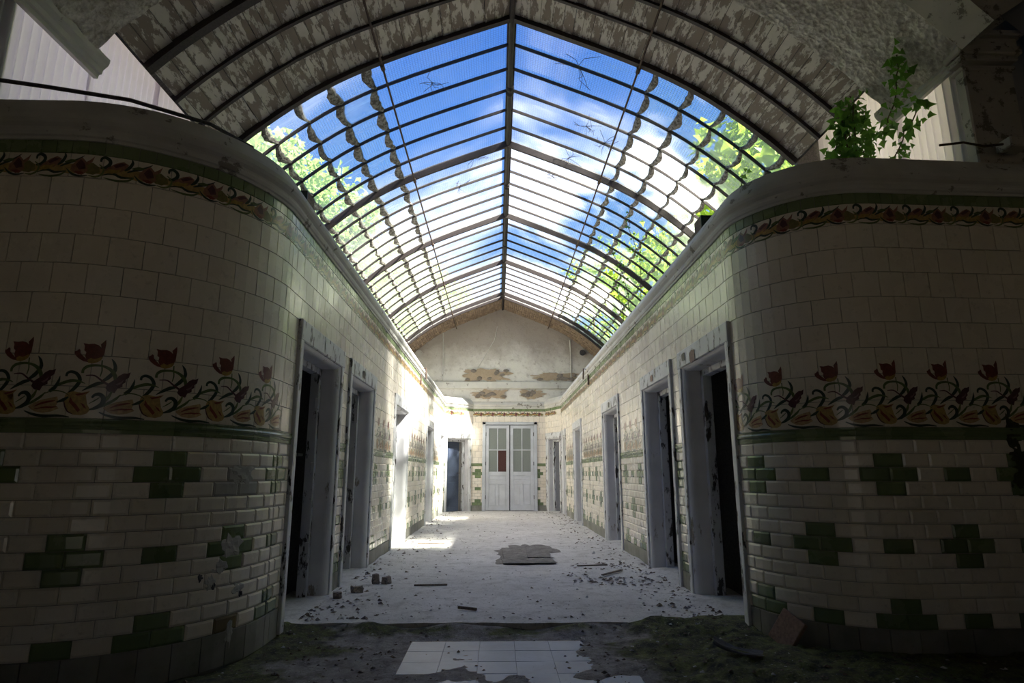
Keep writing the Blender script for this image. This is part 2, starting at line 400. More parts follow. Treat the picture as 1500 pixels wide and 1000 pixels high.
# face sign: outward normal = rot90(d) * face
L_curve = Path([('arc', (-(WL + RL), YL), RL, 0.0, -PI / 2), ('line', (-(WL + RL), YL - RL), (-4.1, YL - RL))], 0.0, 1)
eps = math.radians(2.5)
R_curve = Path([('arc', (WR + RR, YR), RR, PI, 1.5 * PI), ('line', (WR + RR, YR - RR), (4.4, YR - RR + (4.4 - WR - RR) * math.tan(eps)))], 0.0, -1)
YCL, YCR = 16.62, 16.42
XCL, XCR = -0.69, 1.33
L_wall = Path([('line', (-WL, YCL), (-WL, YL))], -(YCL - YL), 1)
R_wall = Path([('line', (WR, YCR), (WR, YR))], -(YCR - YR), -1)
L_cham = Path([('line', (XCL, YE), (-WL, YCL))], 0.0, 1)
R_cham = Path([('line', (XCR, YE), (WR, YCR))], 0.0, -1)
E_wall = Path([('line', (XCR, YE), (XCL, YE))], 0.0, 1)

# ------------------------------------------------------------------ tiles
CACHE = {}
def tile_mesh(path, q0, q1, h, style, mat):
    """style 'bevel' = raised brick tile, 'flat' = smooth tile; bent at the middle on the round corner"""
    k = path.kind(q0, q1)
    key = (k, round(q1 - q0, 3), round(h, 3), style, mat, path.face)
    if k and key in CACHE: return CACHE[key]
    qc = (q0 + q1) / 2; Mi = path.frame(qc, 0).inverted()
    g = 0.0016; a, b = q0 + g, q1 - g
    bent = not (k == 'L')
    cols = [a, qc, b] if bent else [a, b]
    P2 = [Mi @ path.P(q, 0, 0) for q in cols]
    P2 = sorted([(p.x, p.y) for p in P2])
    # profile along x: (x, y offset)
    def onchord(x):
        for (xa, ya), (xb, yb) in zip(P2, P2[1:]):
            if x <= xb or (xb, yb) == P2[-1]:
                return ya + (yb - ya) * (x - xa) / (xb - xa)
    xs = [p[0] for p in P2]
    bw = min(0.011, (xs[-1] - xs[0]) * 0.25) if style == 'bevel' else 0.0015
    up = 0.0055 if style == 'bevel' else 0.0015
    xx = [xs[0], xs[0] + bw] + ([xs[1]] if bent else []) + [xs[-1] - bw, xs[-1]]
    z0, z1 = g, h - g
    zz = [z0, z0 + bw, z1 - bw, z1]
    mb = MB(); n = len(xx)
    rows = []
    for j, z in enumerate(zz):
        rows.append([(x, onchord(x) + (up if (0 < j < 3 and 0 < i < n - 1) else 0.0), z) for i, x in enumerate(xx)])
    mb.grid(rows)
    # sides back into the joint
    ring = [rows[0][i] for i in range(n)] + [rows[j][n-1] for j in range(1, 4)] + [rows[3][i] for i in range(n-2, -1, -1)] + [rows[j][0] for j in (2, 1)]
    for i in range(len(ring)):
        p, q = ring[i], ring[(i + 1) % len(ring)]
        mb.quad([(p[0], p[1] - 0.012, p[2]), (q[0], q[1] - 0.012, q[2]), q, p])
    me = mb.mesh(style + '_tile', mat)
    if k: CACHE[key] = me
    return me

def joined(name, items, parent):
    """many small pieces of one kind joined into one part"""
    byk = {}
    vs, fs, mi, mats = [], [], [], []
    for me, M in items:
        b = len(vs); vs += [tuple(M @ v_.co) for v_ in me.vertices]
        mname = me.materials[0]
        if mname not in mats: mats.append(mname)
        k = mats.index(mname)
        for p in me.polygons: fs.append(tuple(b + i for i in p.vertices)); mi.append(k)
    me = bpy.data.meshes.new(name); me.from_pydata(vs, [], fs)
    for m_ in mats: me.materials.append(m_)
    me.polygons.foreach_set('material_index', mi); me.update()
    o = link(name, me, parent); o['kind'] = 'stuff'; return o

def place(parent, name, items, cap=300):
    """items: (mesh, matrix, size key); the largest in view become single parts, the rest one joined part"""
    items = sorted(items, key=lambda t_: t_[2])
    for me, M, _ in items[:cap]: link(name, me, parent, M)
    rest = [(a, b) for a, b, _ in items[cap:]]
    if rest: joined('far_' + name, rest, parent)

def course(path, z0, z1, q_start, q_end, phase, width, blocks):
    """cut one tile course into pieces between q_start and q_end, leaving out the blocked intervals"""
    free = [(q_start, q_end)]
    for b0, b1, bz0, bz1 in blocks:
        if bz0 < z1 - 1e-4 and bz1 > z0 + 1e-4:
            nf = []
            for a, b in free:
                if b1 <= a or b0 >= b: nf.append((a, b)); continue
                if b0 > a: nf.append((a, b0))
                if b1 < b: nf.append((b1, b))
            free = nf
    res = []
    for a, b in free:
        k = math.floor((a - phase) / width)
        while phase + k * width < b - 1e-6:
            c0, c1 = phase + k * width, phase + (k + 1) * width
            p0, p1 = max(a, c0), min(b, c1)
            if p1 - p0 > 0.012: res.append((p0, p1, k, (c0 + c1) / 2))
            k += 1
    return res

def is_green(row, centre, s0):
    for band, off in ((2, 0.0), (7, 2.5), (12, 0.0)):
        u = (centre - s0) / T - off
        def near(x, val): # within one 5-tile period
            d = (x - val + 2.5) % 5 - 2.5
            return abs(d) < 0.3
        if row == band:
            return near(u, 0.5) or near(u, -0.5) or near(u, 2.5)
        if row in (band - 1, band + 1):
            return near(u, 0.0)
    return False

MISSING = {}
def tile_wall(parent, path, qa, qb, s0, blocks, rng, far=False, special=None, cap=300):
    ey = Vector((0, 0, 0))
    bricks, walls, greens = [], [], []
    def dist(p): return (p - Vector((0, 0, 1))).length
    for r in range(13):
        z1 = Z_RB - r * ROW; z0 = z1 - ROW
        ph = s0 if r % 2 == 0 else s0 + T / 2
        for p0, p1, k, ctr in course(path, z0, z1, qa, qb, ph, T, blocks):
            g = is_green(r, ctr, s0)
            mat = 'green_tile' if g else 'cream_brick'
            if special:
                sp_ = special(r, ctr, g)
                if sp_ == 'gone': continue
                if sp_: mat = sp_
            me = tile_mesh(path, p0, p1, ROW, 'bevel', mat)
            M = path.frame((p0 + p1) / 2, z0)
            M = M @ Matrix.Rotation(rng.uniform(-.012, .012), 4, 'Z') @ Matrix.Rotation(rng.uniform(-.014, .014), 4, 'X')
            bricks.append((me, M, dist(M.translation)))
    for r in range(8):
        z0 = Z_RT + r * UROW
        ph = s0 + (T / 2 if r % 2 else 0)
        for p0, p1, k, ctr in course(path, z0, z0 + UROW, qa, qb, ph, T, blocks):
            me = tile_mesh(path, p0, p1, UROW, 'flat', 'cream_tile')
            M = path.frame((p0 + p1) / 2, z0) @ Matrix.Rotation(rng.uniform(-.007, .007), 4, 'Z') @ Matrix.Rotation(rng.uniform(-.006, .006), 4, 'X')
            walls.append((me, M, dist(M.translation)))
    fr = []
    for p0, p1, k, ctr in course(path, Z_FB, Z_GB, qa, qb, s0, T, blocks):
        me = tile_mesh(path, p0, p1, Z_GB - Z_FB, 'flat', 'cream_tile')
        M = path.frame((p0 + p1) / 2, Z_FB); fr.append((me, M, dist(M.translation)))
    for p0, p1, k, ctr in course(path, Z_GB, Z_GT, qa, qb, s0, T / 2, blocks):
        me = tile_mesh(path, p0, p1, Z_GT - Z_GB, 'flat', 'band_green')
        M = path.frame((p0 + p1) / 2, Z_GB); greens.append((me, M, dist(M.translation)))
    pl = []
    for p0, p1, k, ctr in course(path, 0, Z_PL, qa, qb, s0 + .05, 0.31, blocks):
        n = max(1, round((p1 - p0) / 0.155)) if path.kind(p0, p1) != 'L' else 1
        for i in range(n):
            a, b = p0 + (p1 - p0) * i / n, p0 + (p1 - p0) * (i + 1) / n
            me = tile_mesh(path, a, b, Z_PL + 0.03, 'flat', 'plinth_stone')
            M = path.frame((a + b) / 2, -0.03) @ Matrix.Translation((0, 0.004, 0)); pl.append((me, M, dist(M.translation)))
    place(parent, 'brick_tile', bricks, cap); place(parent, 'wall_tile', walls, cap)
    place(parent, 'frieze_tile', fr); place(parent, 'green_band_tile', greens); place(parent, 'plinth_block', pl)
    # dado rail, one piece per tile length
    rails = []
    prof = [(0.0, 0.0), (0.006, 0.0), (0.008, 0.018), (0.004, 0.022), (0.006, 0.03), (0.013, 0.038), (0.015, 0.048), (0.010, 0.056), (0.009, 0.062), (0.013, 0.066), (0.013, 0.071), (0.0, 0.0735)]
    for p0, p1, k, ctr in course(path, Z_RB, Z_RT, qa, qb, s0, T, blocks):
        mb = MB(); qs = [p0 + .0008, (p0 + p1) / 2, p1 - .0008]
        mb.grid([[path.P(q, n, Z_RB + z) for n, z in prof] for q in qs])
        for q, fl in ((qs[0], 1), (qs[-1], 0)):
            pts = [path.P(q, n, Z_RB + z) for n, z in prof]
            mb.quad(pts if fl else pts[::-1])
        rails.append((mb.mesh('rail', 'band_green'), Matrix(), dist(path.P(p0, 0, 1.2))))
    place(parent, 'dado_rail', rails)

# ------------------------------------------------------------------ painted flowers (flat print on the tiles)
def ribbon(pts, ws, n=5):
    """tapered stroke as outline strips in 2-D: list of quads"""
    # Catmull-Rom resample
    out_ = []; P_ = [pts[0]] + list(pts) + [pts[-1]]; W_ = [ws[0]] + list(ws) + [ws[-1]]
    for i in range(1, len(P_) - 2):
        for j in range(n):
            t_ = j / n
            def cr_(a, b, c_, d): return 0.5 * ((2*b) + (-a + c_)*t_ + (2*a - 5*b + 4*c_ - d)*t_*t_ + (-a + 3*b - 3*c_ + d)*t_**3)
            x = cr_(*[P_[i+k][0] for k in (-1, 0, 1, 2)]); y = cr_(*[P_[i+k][1] for k in (-1, 0, 1, 2)])
            out_.append((x, y, max(0.5, W_[i] + (W_[i+1] - W_[i]) * t_)))
    out_.append((*pts[-1], max(0.5, ws[-1])))
    L, R = [], []
    for i, (x, y, w_) in enumerate(out_):
        a = out_[max(i-1, 0)]; b = out_[min(i+1, len(out_)-1)]
        dx, dy = b[0]-a[0], b[1]-a[1]; d = math.hypot(dx, dy) or 1
        L.append((x - dy/d*w_/2, y + dx/d*w_/2)); R.append((x + dy/d*w_/2, y - dx/d*w_/2))
    return [[L[i], L[i+1], R[i+1], R[i]] for i in range(len(L)-1)]
TUL = [
 ('R', 'p_dark', [(1000,785),(1080,815),(1180,830),(1300,825),(1400,835)], [8,22,28,22,8]),
 ('R', 'p_dark', [(830,595),(900,550),(960,520),(1010,510)], [4,30,36,14]),
 ('R', 'p_dark', [(680,465),(685,435),(720,420),(770,440),(800,490),(785,540),(745,595),(715,620)], [22,24,26,30,34,36,30,18]),
 ('R', 'p_leaf', [(540,600),(620,545),(720,505),(790,505),(850,525)], [6,26,30,20,4]),
 ('R', 'p_dark', [(1200,610),(1240,570),(1265,510),(1272,460)], [22,34,24,2]),
 ('R', 'p_leaf', [(968,300),(970,345),(978,400),(968,455)], [12,13,12,10]),
 ('R', 'p_dark', [(1048,282),(1075,320),(1090,370),(1078,410),(1040,460),(985,505)], [3,26,34,36,38,20]),
 ('R', 'p_leaf', [(815,430),(818,395),(850,365),(910,352),(980,355),(1050,385),(1095,440),(1108,505)], [24,26,28,22,20,30,36,26]),
 ('P', 'p_red', [(785,148),(830,155),(880,148),(920,160),(950,185),(965,215),(972,250),(965,285),(940,310),(900,328),(860,330),(835,310),(815,270),(820,232),(800,215),(815,197),(800,175)]),
 ('P', 'p_gold', [(838,305),(868,285),(900,296),(935,280),(965,268),(958,300),(930,322),(890,335),(850,330)]),
 ('P', 'p_red', [(936,152),(955,130),(977,103),(983,140),(980,200),(977,262),(960,235),(948,190)]),
 ('P', 'p_red', [(720,230),(740,222),(755,205),(767,215),(760,240),(772,244),(792,265),(822,290),(852,326),(810,320),(775,302),(745,280),(725,255)]),
 ('R', 'p_purple', [(845,450),(920,448),(985,490),(1050,530)], [8,14,16,22]),
 ('P', 'p_purple', [(1228,398),(1218,450),(1192,470),(1195,495),(1170,515),(1172,540),(1130,560),(1112,602),(1060,592),(1028,562),(1040,520),(1080,490),(1108,470),(1130,438),(1170,412),(1200,412)]),
 ('P', 'p_lilac', [(1110,520),(1150,498),(1178,470),(1165,505),(1130,530)]),
 ('R', 'p_lime', [(940,750),(1000,715),(1060,650),(1085,590)], [8,24,30,12]),
 ('R', 'p_leaf', [(1000,742),(1070,700),(1130,655),(1165,615)], [8,26,24,6]),
 ('P', 'p_ochre', [(700,620),(760,600),(830,612),(905,592),(870,630),(812,645),(850,690),(892,716),(925,765),(900,800),(850,818),(780,812),(730,784),(700,720),(688,670)]),
 ('P', 'p_stripe', [(740,650),(765,690),(800,720),(842,770),(820,790),(780,745),(735,700)]),
 ('P', 'p_stripe', [(775,625),(850,612),(895,600),(850,628),(800,640)]),
 ('P', 'p_stripe', [(830,700),(868,722),(895,760),(865,745)]),
 ('R', 'p_purple', [(690,690),(706,740),(735,785),(780,808)], [8,14,12,6]),
 ('R', 'p_dark', [(925,655),(945,628),(985,620),(1022,652),(1018,705),(975,742),(915,765)], [18,26,34,40,42,34,10]),
 ('R', 'p_leaf', [(905,710),(950,680),(990,650)], [4,12,6]),
 ('P', 'p_peach', [(1030,747),(1080,710),(1140,685),(1200,670),(1275,652),(1250,690),(1292,698),(1276,738),(1304,760),(1240,790),(1170,802),(1100,792),(1060,772)]),
 ('R', 'p_stripe', [(1088,744),(1150,715),(1210,700),(1262,690)], [6,20,18,4]),
 ('R', 'p_stripe', [(1092,768),(1180,752),(1230,752),(1288,744)], [6,14,16,4]),
 ('R', 'p_dark', [(1276,705),(1330,682),(1372,652)], [10,32,12]),
 ('R', 'p_leaf', [(1135,640),(1230,600),(1320,610),(1375,640)], [6,12,10,4]),
]
FRZ = [
 ('R', 'p_ochre', [(735,800),(880,790),(1030,800),(1180,790),(1320,800)], [60,70,90,80,60]),
 ('R', 'p_dark', [(742,838),(830,812),(905,836),(1005,822)], [6,20,22,8]),
 ('R', 'p_leaf', [(760,858),(870,872),(960,858),(1010,820)], [6,20,18,10]),
 ('R', 'p_dark', [(722,716),(724,688),(752,672),(790,690),(800,722),(772,762),(724,772)], [16,22,26,30,32,34,14]),
 ('P', 'p_pink', [(748,800),(790,756),(850,714),(910,690),(955,712),(945,752),(888,790),(822,812),(772,815)]),
 ('P', 'p_gold', [(758,800),(800,772),(850,775),(900,760),(880,792),(822,813),(775,815)]),
 ('P', 'p_purple', [(830,738),(890,705),(940,708),(900,735),(850,758)]),
 ('R', 'p_dark', [(975,655),(985,690),(962,738),(925,770)], [2,26,30,10]),
 ('R', 'p_dark', [(950,782),(1030,742),(1095,716),(1152,672)], [10,26,22,3]),
 ('R', 'p_leaf', [(985,742),(1040,728),(1090,722)], [10,30,8]),
 ('P', 'p_olive', [(1180,742),(1230,732),(1290,770),(1300,812),(1245,842),(1190,835),(1160,800)]),
 ('P', 'p_pink', [(1050,770),(1090,722),(1135,690),(1175,730),(1215,700),(1240,672),(1225,726),(1185,762),(1195,812),(1150,852),(1085,838),(1045,812)]),
 ('P', 'p_purple', [(1085,762),(1125,708),(1160,742),(1135,770),(1175,790),(1120,806)]),
 ('P', 'p_stripe', [(1075,822),(1130,818),(1170,832),(1120,850)]),
 ('R', 'p_lime', [(1285,742),(1325,778),(1318,828),(1265,858),(1205,850)], [8,16,18,16,6]),
 ('R', 'p_dark', [(1010,800),(1060,845),(1130,862),(1200,850)], [6,20,18,6]),
]
PRINT = ['p_dark','p_leaf','p_red','p_gold','p_purple','p_lilac','p_lime','p_ochre','p_stripe','p_peach','p_pink','p_olive']
def motif(path, q_tip, dirn, shapes, org, sx, sz, zbase, detail=5, lift=0.0026):
    """map motif units -> wall; dirn = sign of s for +x in the picture"""
    mb = MB()
    for li, sh in enumerate(shapes):
        n = lift + li * 0.00006
        mi = PRINT.index(sh[1])
        def W(x, y): return path.P(q_tip + dirn * (x - org[0]) * sx, n, zbase + (org[1] - y) * sz)
        if sh[0] == 'R':
            for q in ribbon(sh[2], sh[3], detail): mb.quad([W(*p) for p in q], mi)
        else:
            bm = bmesh.new(); vs = [bm.verts.new((x, y, 0)) for x, y in sh[2]]
            bm.faces.new(vs); bmesh.ops.triangulate(bm, faces=bm.faces[:])
            if detail >= 4:
                bmesh.ops.subdivide_edges(bm, edges=bm.edges[:], cuts=2, use_grid_fill=True)
                bmesh.ops.triangulate(bm, faces=bm.faces[:])
            bm.verts.index_update()
            b = len(mb.v); mb.v += [tuple(W(v_.co.x, v_.co.y)) for v_ in bm.verts]
            for f in bm.faces: mb.f.append(tuple(b + v_.index for v_ in f.verts)); mb.mi.append(mi)
            bm.free()
    return mb
def tulips(parent, path, tips, dirn, blocks, detail):
    for q in tips:
        lo, hi = (q - 0.15, q + 0.19) if dirn > 0 else (q - 0.19, q + 0.15)
        if any(b0 < hi - 0.02 and b1 > lo + 0.02 and bz1 > 1.3 for b0, b1, bz0, bz1 in blocks) or lo < path.s0 - .03 or hi > path.s1 + .03: continue
        motif(path, q, dirn, TUL, (975, 838), 0.000505, 0.00055, Z_RT + 0.004, detail).build('tulip_print', PRINT, parent)
def frieze(parent, path, qs, dirn, detail):
    for q in qs:
        hi_ = q + dirn * 0.31
        if min(q, hi_) < path.s0 - .01 or max(q, hi_) > path.s1 + .01: continue
        motif(path, q, dirn, FRZ, (742, 866), 0.326 / 575, 0.00064, Z_FB + 0.004, detail).build('flower_frieze_print', PRINT, parent)

# ------------------------------------------------------------------ walls
def core_box(mb, x0, x1, y0, y1, z0, z1): mb.box(x0, x1, y0, y1, z0, z1)
WT = 0.17     # wall thickness
def corridor_wall(name, side, W, path, yA, yB):
    s = side; mb = MB(); xi, xo = s * (W + 0.006), s * (W + WT); x0, x1 = min(xi, xo), max(xi, xo)
    y = yA
    for a, b in DOORS:
        if a + CAS * .6 > y: mb.box(x0, x1, y, a + CAS * .6, -0.03, 2.98)
        mb.box(x0, x1, a + CAS * .6, b - CAS * .6, Z_DT - HEAD * .6, 2.98)
        y = b - CAS * .6
    if y < yB: mb.box(x0, x1, y, yB, -0.03, 2.98)
    return struct(mb.build(name, 'room_wall'))
def blocks_for(Y0): return [(-(b - Y0), -(a - Y0), -0.1, Z_DT) for a, b in DOORS]

wall_left = corridor_wall('wall_left', -1, WL, L_wall, YL, YCL + 0.05)
wall_right = corridor_wall('wall_right', 1, WR, R_wall, YR, YCR + 0.05)
BL, BR = blocks_for(YL), blocks_for(YR)
S0L, S0R = 0.798, 1.0075
rng = random.Random(11)
tile_wall(wall_left, L_wall, L_wall.s0, 0.0, S0L, BL, rng)
tile_wall(wall_right, R_wall, R_wall.s0, 0.0, S0R, BR, rng)
tulips(wall_left, L_wall, [0.832 - k * 0.326 for k in range(60)], -1, BL, 2)
tulips(wall_right, R_wall, [0.79 - k * 0.326 for k in range(60)], 1, BR, 2)

def curved_wall(name, path, side, special):
    # the solid behind the tiles
    mb = MB(); qs = []
    q = path.s0
    while q < path.s1: qs.append(q); q += 0.06 if q < 2.0 else 0.5
    qs.append(path.s1)
    def row(n): return [[path.P(q, n, z) for z in (-0.05, 2.98)] for q in qs]
    mb.grid(row(-0.006)); mb.grid(row(-0.3))
    mb.grid([[path.P(q, -0.006, 2.98), path.P(q, -0.3, 2.98)] for q in qs])
    o = struct(mb.build(name, 'plinth_stone'))
    tile_wall(o, path, path.s0, 2.35, S0L if side < 0 else S0R, [], rng, special=special, cap=300)
    return o
def spL(r, c, g):
    if r == 2 and abs(c - 1.2055) < 0.05: return 'cream_brick'      # green glaze broken away
    if r in (2, 3) and abs(c - 0.39) < 0.12: return 'lime_crust'  # lime crust over a patch of tiles
    if r == 12 and abs(c - 0.46) < 0.07: return 'brown_tile'
    return None
def spR(r, c, g): return None
wall_lobby_left = curved_wall('wall_lobby_left', L_curve, -1, spL)
wall_lobby_right = curved_wall('wall_lobby_right', R_curve, 1, spR)
tulips(wall_lobby_left, L_curve, [0.832 + k * 0.3265 for k in range(-2, 6)], -1, [], 4)
tulips(wall_lobby_right, R_curve, [0.46 + k * 0.3275 for k in range(-1, 7)], 1, [], 4)
frieze(wall_lobby_left, L_curve, [0.31 + k * 0.326 for k in range(0, 8)], -1, 3)
frieze(wall_lobby_right, R_curve, [0.02 + k * 0.326 for k in range(0, 8)], 1, 3)
frieze(wall_left, L_wall, [0.31 - k * 0.326 for k in range(1, 60)], -1, 1)
frieze(wall_right, R_wall, [0.02 - k * 0.326 for k in range(1, 60)], 1, 1)

def wall_blob(parent, path, q, z, sx, sz, mat, seed, name):
    bm = bmesh.new(); bmesh.ops.create_icosphere(bm, subdivisions=3, radius=1)
    for v_ in bm.verts:
        k = 1 + 0.55 * noise.fractal(v_.co * 1.6 + Vector((seed * 5.3, seed, 1)), .8, 2.1, 4)
        v_.co = Vector((v_.co.x * sx, v_.co.y * .009, v_.co.z * sz)) * k
    me = bpy.data.meshes.new(name); bm.to_mesh(me); bm.free(); me.materials.append(MATS[mat])
    link(name, me, parent, path.frame(q, z))
for k, (q, z, sx, sz) in enumerate(((.36, .99, .075, .07), (.40, .60, .07, .06), (.47, .50, .05, .045), (.33, .36, .05, .03), (.52, .42, .03, .04), (.36, .13, .03, .08))):
    wall_blob(wall_lobby_left, L_curve, q, z, sx, sz, 'lime_crust', k + 1.5, 'lime_crust')
for k, (q, z, sx, sz) in enumerate(((1.80, 1.23, .05, .10), (1.82, 1.08, .06, .09), (1.80, .95, .05, .07))):
    wall_blob(wall_lobby_right, R_curve, q, z, sx, sz, 'moss', k + 4.5, 'mould_growth')
for k, (q, z) in enumerate(((.50, .40), (.58, .45), (.30, .33))):  # holes in the tiling, their inner shade painted as dark blobs
    wall_blob(wall_lobby_left, L_curve, q, z, .014, .018, 'rubber', k + 8.1, 'broken_hole')

# end wall with gable, and the two short splayed walls
PROF = [(0, 5.70), (0.40, 5.548), (0.78, 5.40), (1.10, 5.272), (1.40, 5.14), (1.62, 5.032), (1.82, 4.92), (2.04, 4.78), (2.25, 4.625), (2.45, 4.465), (2.63, 4.305), (2.79, 4.15), (2.92, 4.01)]
def vz(u):
    u = abs(u)
    for (a, za), (b, zb) in zip(PROF, PROF[1:]):
        if u <= b: return za + (zb - za) * (u - a) / (b - a)
    (a, za), (b, zb) = PROF[-2:]
    return zb + (zb - za) / (b - a) * (u - b)
DX0, DX1, DZ = -0.42, 1.10, 2.40
mb = MB()
# lower part (behind tiles) with the door opening, then gable polygon
mb.box(-3.0, DX0 + .04, YE + .006, YE + .3, -.05, 2.98); mb.box(DX1 - .04, 3.25, YE + .006, YE + .3, -.05, 2.98)
mb.box(DX0 + .04, DX1 - .04, YE + .006, YE + .3, DZ - .03, 2.98)
wall_end = struct(mb.build('wall_end', 'room_wall'))
mb = MB(); us = [i * 0.1 - 3.1 for i in range(63)]
fr_, bk_ = [], []
def gable_pt(u, z): 
    x = CX + u
    return (x, YE - 0.012 + 0.03 * noise.fractal((x * 1.3, z * 1.3, 3.1), 0.8, 2.0, 4), z)
rows = []
for j in range(34):
    rows.append([gable_pt(u, 2.98 + (vz(u) + .12 - 2.98) * j / 33) for u in us])
mb.grid(rows)
mb.grid([[(p[0], p[1] + .3, p[2]) for p in rows[0]], rows[0]]); mb.grid([rows[-1], [(p[0], YE + .3, p[2]) for p in rows[-1]]])
mb.quad([(CX - 3.1, YE + .3, 2.98), (CX + 3.1, YE + .3, 2.98), (CX + 3.1, YE + .3, 4.0), (CX, YE + .3, 5.8), (CX - 3.1, YE + .3, 4.0)])
mb.build('gable_plaster', 'gable_plaster', wall_end, smooth=True)
# horizontal ledge, bare patches with stones
mb = MB(); mb.cbox(-2.15, 2.35, YE - .075, YE + .01, 3.34, 3.54, .015); mb.build('ledge', 'moulding_plaster', wall_end)
def bare_patch(x0, x1, z0, z1, nst, seed):
    rg = random.Random(seed); mb = MB()
    n = 70; ring = []
    cxp, czp = (x0 + x1) / 2, (z0 + z1) / 2
    for i in range(n):
        a = 2 * PI * i / n; k = 0.9 + 0.45 * noise.fractal((math.cos(a) * 2.3 + seed, math.sin(a) * 2.3, 2.0), .7, 2.2, 4)
        sq = max(abs(math.cos(a)), abs(math.sin(a))) ** 0.55
        ring.append((cxp + math.cos(a) * k / sq * (x1 - x0) / 2, czp + math.sin(a) * k / sq * (z1 - z0) / 2))
    b = len(mb.v); mb.v.append((cxp, YE - .046, czp)); mb.v += [(x, YE - .040, z) for x, z in ring]
    for i in range(n): mb.f.append((b, b + 1 + (i + 1) % n, b + 1 + i)); mb.mi.append(0)
    mb.build('bare_patch', 'bare_mortar', wall_end)
    for k in range(nst):
        x = rg.uniform(x0 + .1, x1 - .1); z = rg.uniform(z0 + .05, z1 - .05)
        stone(wall_end, 'stone', (x, YE - .045, z), (rg.uniform(.05, .11), .022, rg.uniform(.035, .065)), rg.random() * 9)
def stone(parent, name, loc, size, seed, mat='rubble_stone', sub=1, rot=(0, 0, 0)):
    bm = bmesh.new(); bmesh.ops.create_icosphere(bm, subdivisions=sub, radius=1)
    for v_ in bm.verts:
        k = 1 + 0.35 * noise.noise(v_.co * 1.3 + Vector((seed * 7.1, seed, 0)))
        v_.co = Vector((v_.co.x * size[0], v_.co.y * size[1], v_.co.z * size[2])) * k
    me = bpy.data.meshes.new(name); bm.to_mesh(me); bm.free(); me.materials.append(MATS[mat])
    o = link(name, me, parent); o.location = loc; o.rotation_euler = rot; return o
bare_patch(-1.0, 0.35, 3.54, 3.92, 9, 2); bare_patch(0.95, 2.30, 3.56, 3.80, 8, 5)
bare_patch(-0.72, 0.28, 3.06, 3.32, 10, 7); bare_patch(0.62, 1.32, 3.06, 3.32, 7, 9)
for x, z, r, m_ in ((-2.25, 4.34, .085, 'moulding_plaster'), (2.42, 4.38, .075, 'rubber')):  # left a white vent, right a hole with its darkness painted in
    mb = MB(); mb.tube([(x, YE + .02, z), (x, YE - .075, z)], r, 16)
    mb.tube([(x, YE - .06, z), (x, YE - .085, z)], [r * 1.15, r * 1.15], 16)
    if m_ == 'moulding_plaster': mb.tube([(x, YE - .087, z), (x, YE - .0875, z)], [r * .7, r * .7], 16)
    mb.build('vent_pipe', m_, wall_end)
for x, z0, z1 in ((-1.57, 3.56, 4.95), (2.08, 3.56, 4.75)):
    mb = MB(); mb.tube([(x, YE - .035, z0), (x + .01, YE - .04, (z0 + z1) / 2), (x - .01, YE - .035, z1)], .018, 8)
    mb.build('wall_pipe', 'moulding_plaster', wall_end)
mb = MB(); mb.tube([(-.62, YE - .03, 3.85), (-.1, YE - .035, 4.75), (-.02, YE - .03, 5.15)], .012, 6); mb.build('cable', 'moulding_plaster', wall_end)

cham_L = MB(); 
def slab(path, nm, opening):
    mb = MB(); o0, o1, oz = opening
    def seg(a, b, z0, z1):
        p = [path.P(a, -.006), path.P(b, -.006), path.P(b, -WT), path.P(a, -WT)]
        lo = [(q.x, q.y, z0) for q in p]; hi = [(q.x, q.y, z1) for q in p]
        mb.quad(lo); mb.quad(hi)
        for i in range(4): mb.quad([lo[i], lo[(i+1) % 4], hi[(i+1) % 4], hi[i]])
    seg(path.s0, o0, -.03, 2.98); seg(o1, path.s1, -.03, 2.98); seg(o0, o1, oz, 2.98)
    return struct(mb.build(nm, 'room_wall'))
CL0, CL1 = 0.06, L_cham.s1 - 0.02
CR0, CR1 = 0.06, R_cham.s1 - 0.02
wall_cl = slab(L_cham, 'wall_splay_left', (CL0 + .1, CL1 - .1, Z_DT - .1))
wall_cr = slab(R_cham, 'wall_splay_right', (CR0 + .1, CR1 - .1, Z_DT - .1))
tile_wall(wall_cl, L_cham, 0, L_cham.s1, 0.2, [(CL0, CL1, -.1, Z_DT)], rng)
tile_wall(wall_cr, R_cham, 0, R_cham.s1, 0.2, [(CR0, CR1, -.1, Z_DT)], rng)
EB = [(XCR - DX1, XCR - DX0, -.1, DZ - .002)]
tile_wall(wall_end, E_wall, 0, E_wall.s1, 1.05, EB, rng)
tulips(wall_end, E_wall, [0.13, E_wall.s1 - 0.17], -1, EB, 2)
for pth, par in ((E_wall, wall_end), (L_cham, wall_cl), (R_cham, wall_cr)):
    dn = -1 if pth is not R_cham else 1
    q = pth.s1 - .01 if dn < 0 else .01
    qs = [q + dn * k * 0.326 for k in range(int(pth.s1 / .326))]
    frieze(par, pth, qs, dn, 1)

# cornice swept along the walls (one moulded run per side and one over the end)
CPROF = [(0.0, 2.772), (0.012, 2.772), (0.014, 2.788), (0.026, 2.794), (0.032, 2.812), (0.030, 2.826), (0.016, 2.832), (0.020, 2.846), (0.040, 2.862), (0.050, 2.882), (0.050, 2.898), (0.032, 2.904), (0.030, 2.925), (0.018, 2.95), (-0.012, 2.995), (-0.040, 3.042), (-0.062, 3.052), (-0.30, 3.052), (-0.30, 2.96)]
def cornice(name, pts):
    """pts: list of (point2d, normal2d)"""
    mb = MB()
    mb.grid([[(p.x + n.x * a, p.y + n.y * a, z + 0.004 * noise.noise((p.x * 3, p.y * 3, z * 5))) for a, z in CPROF] for p, n in pts])
    return struct(mb.build(name, 'cornice_plaster'))
def run(path, q0, q1, step):
    n = max(1, int(abs(q1 - q0) / step)); res = []
    for i in range(n + 1):
        q = q0 + (q1 - q0) * i / n; p, d = path.at(q); res.append((p, Vector((-d.y, d.x)) * path.face))
    return res
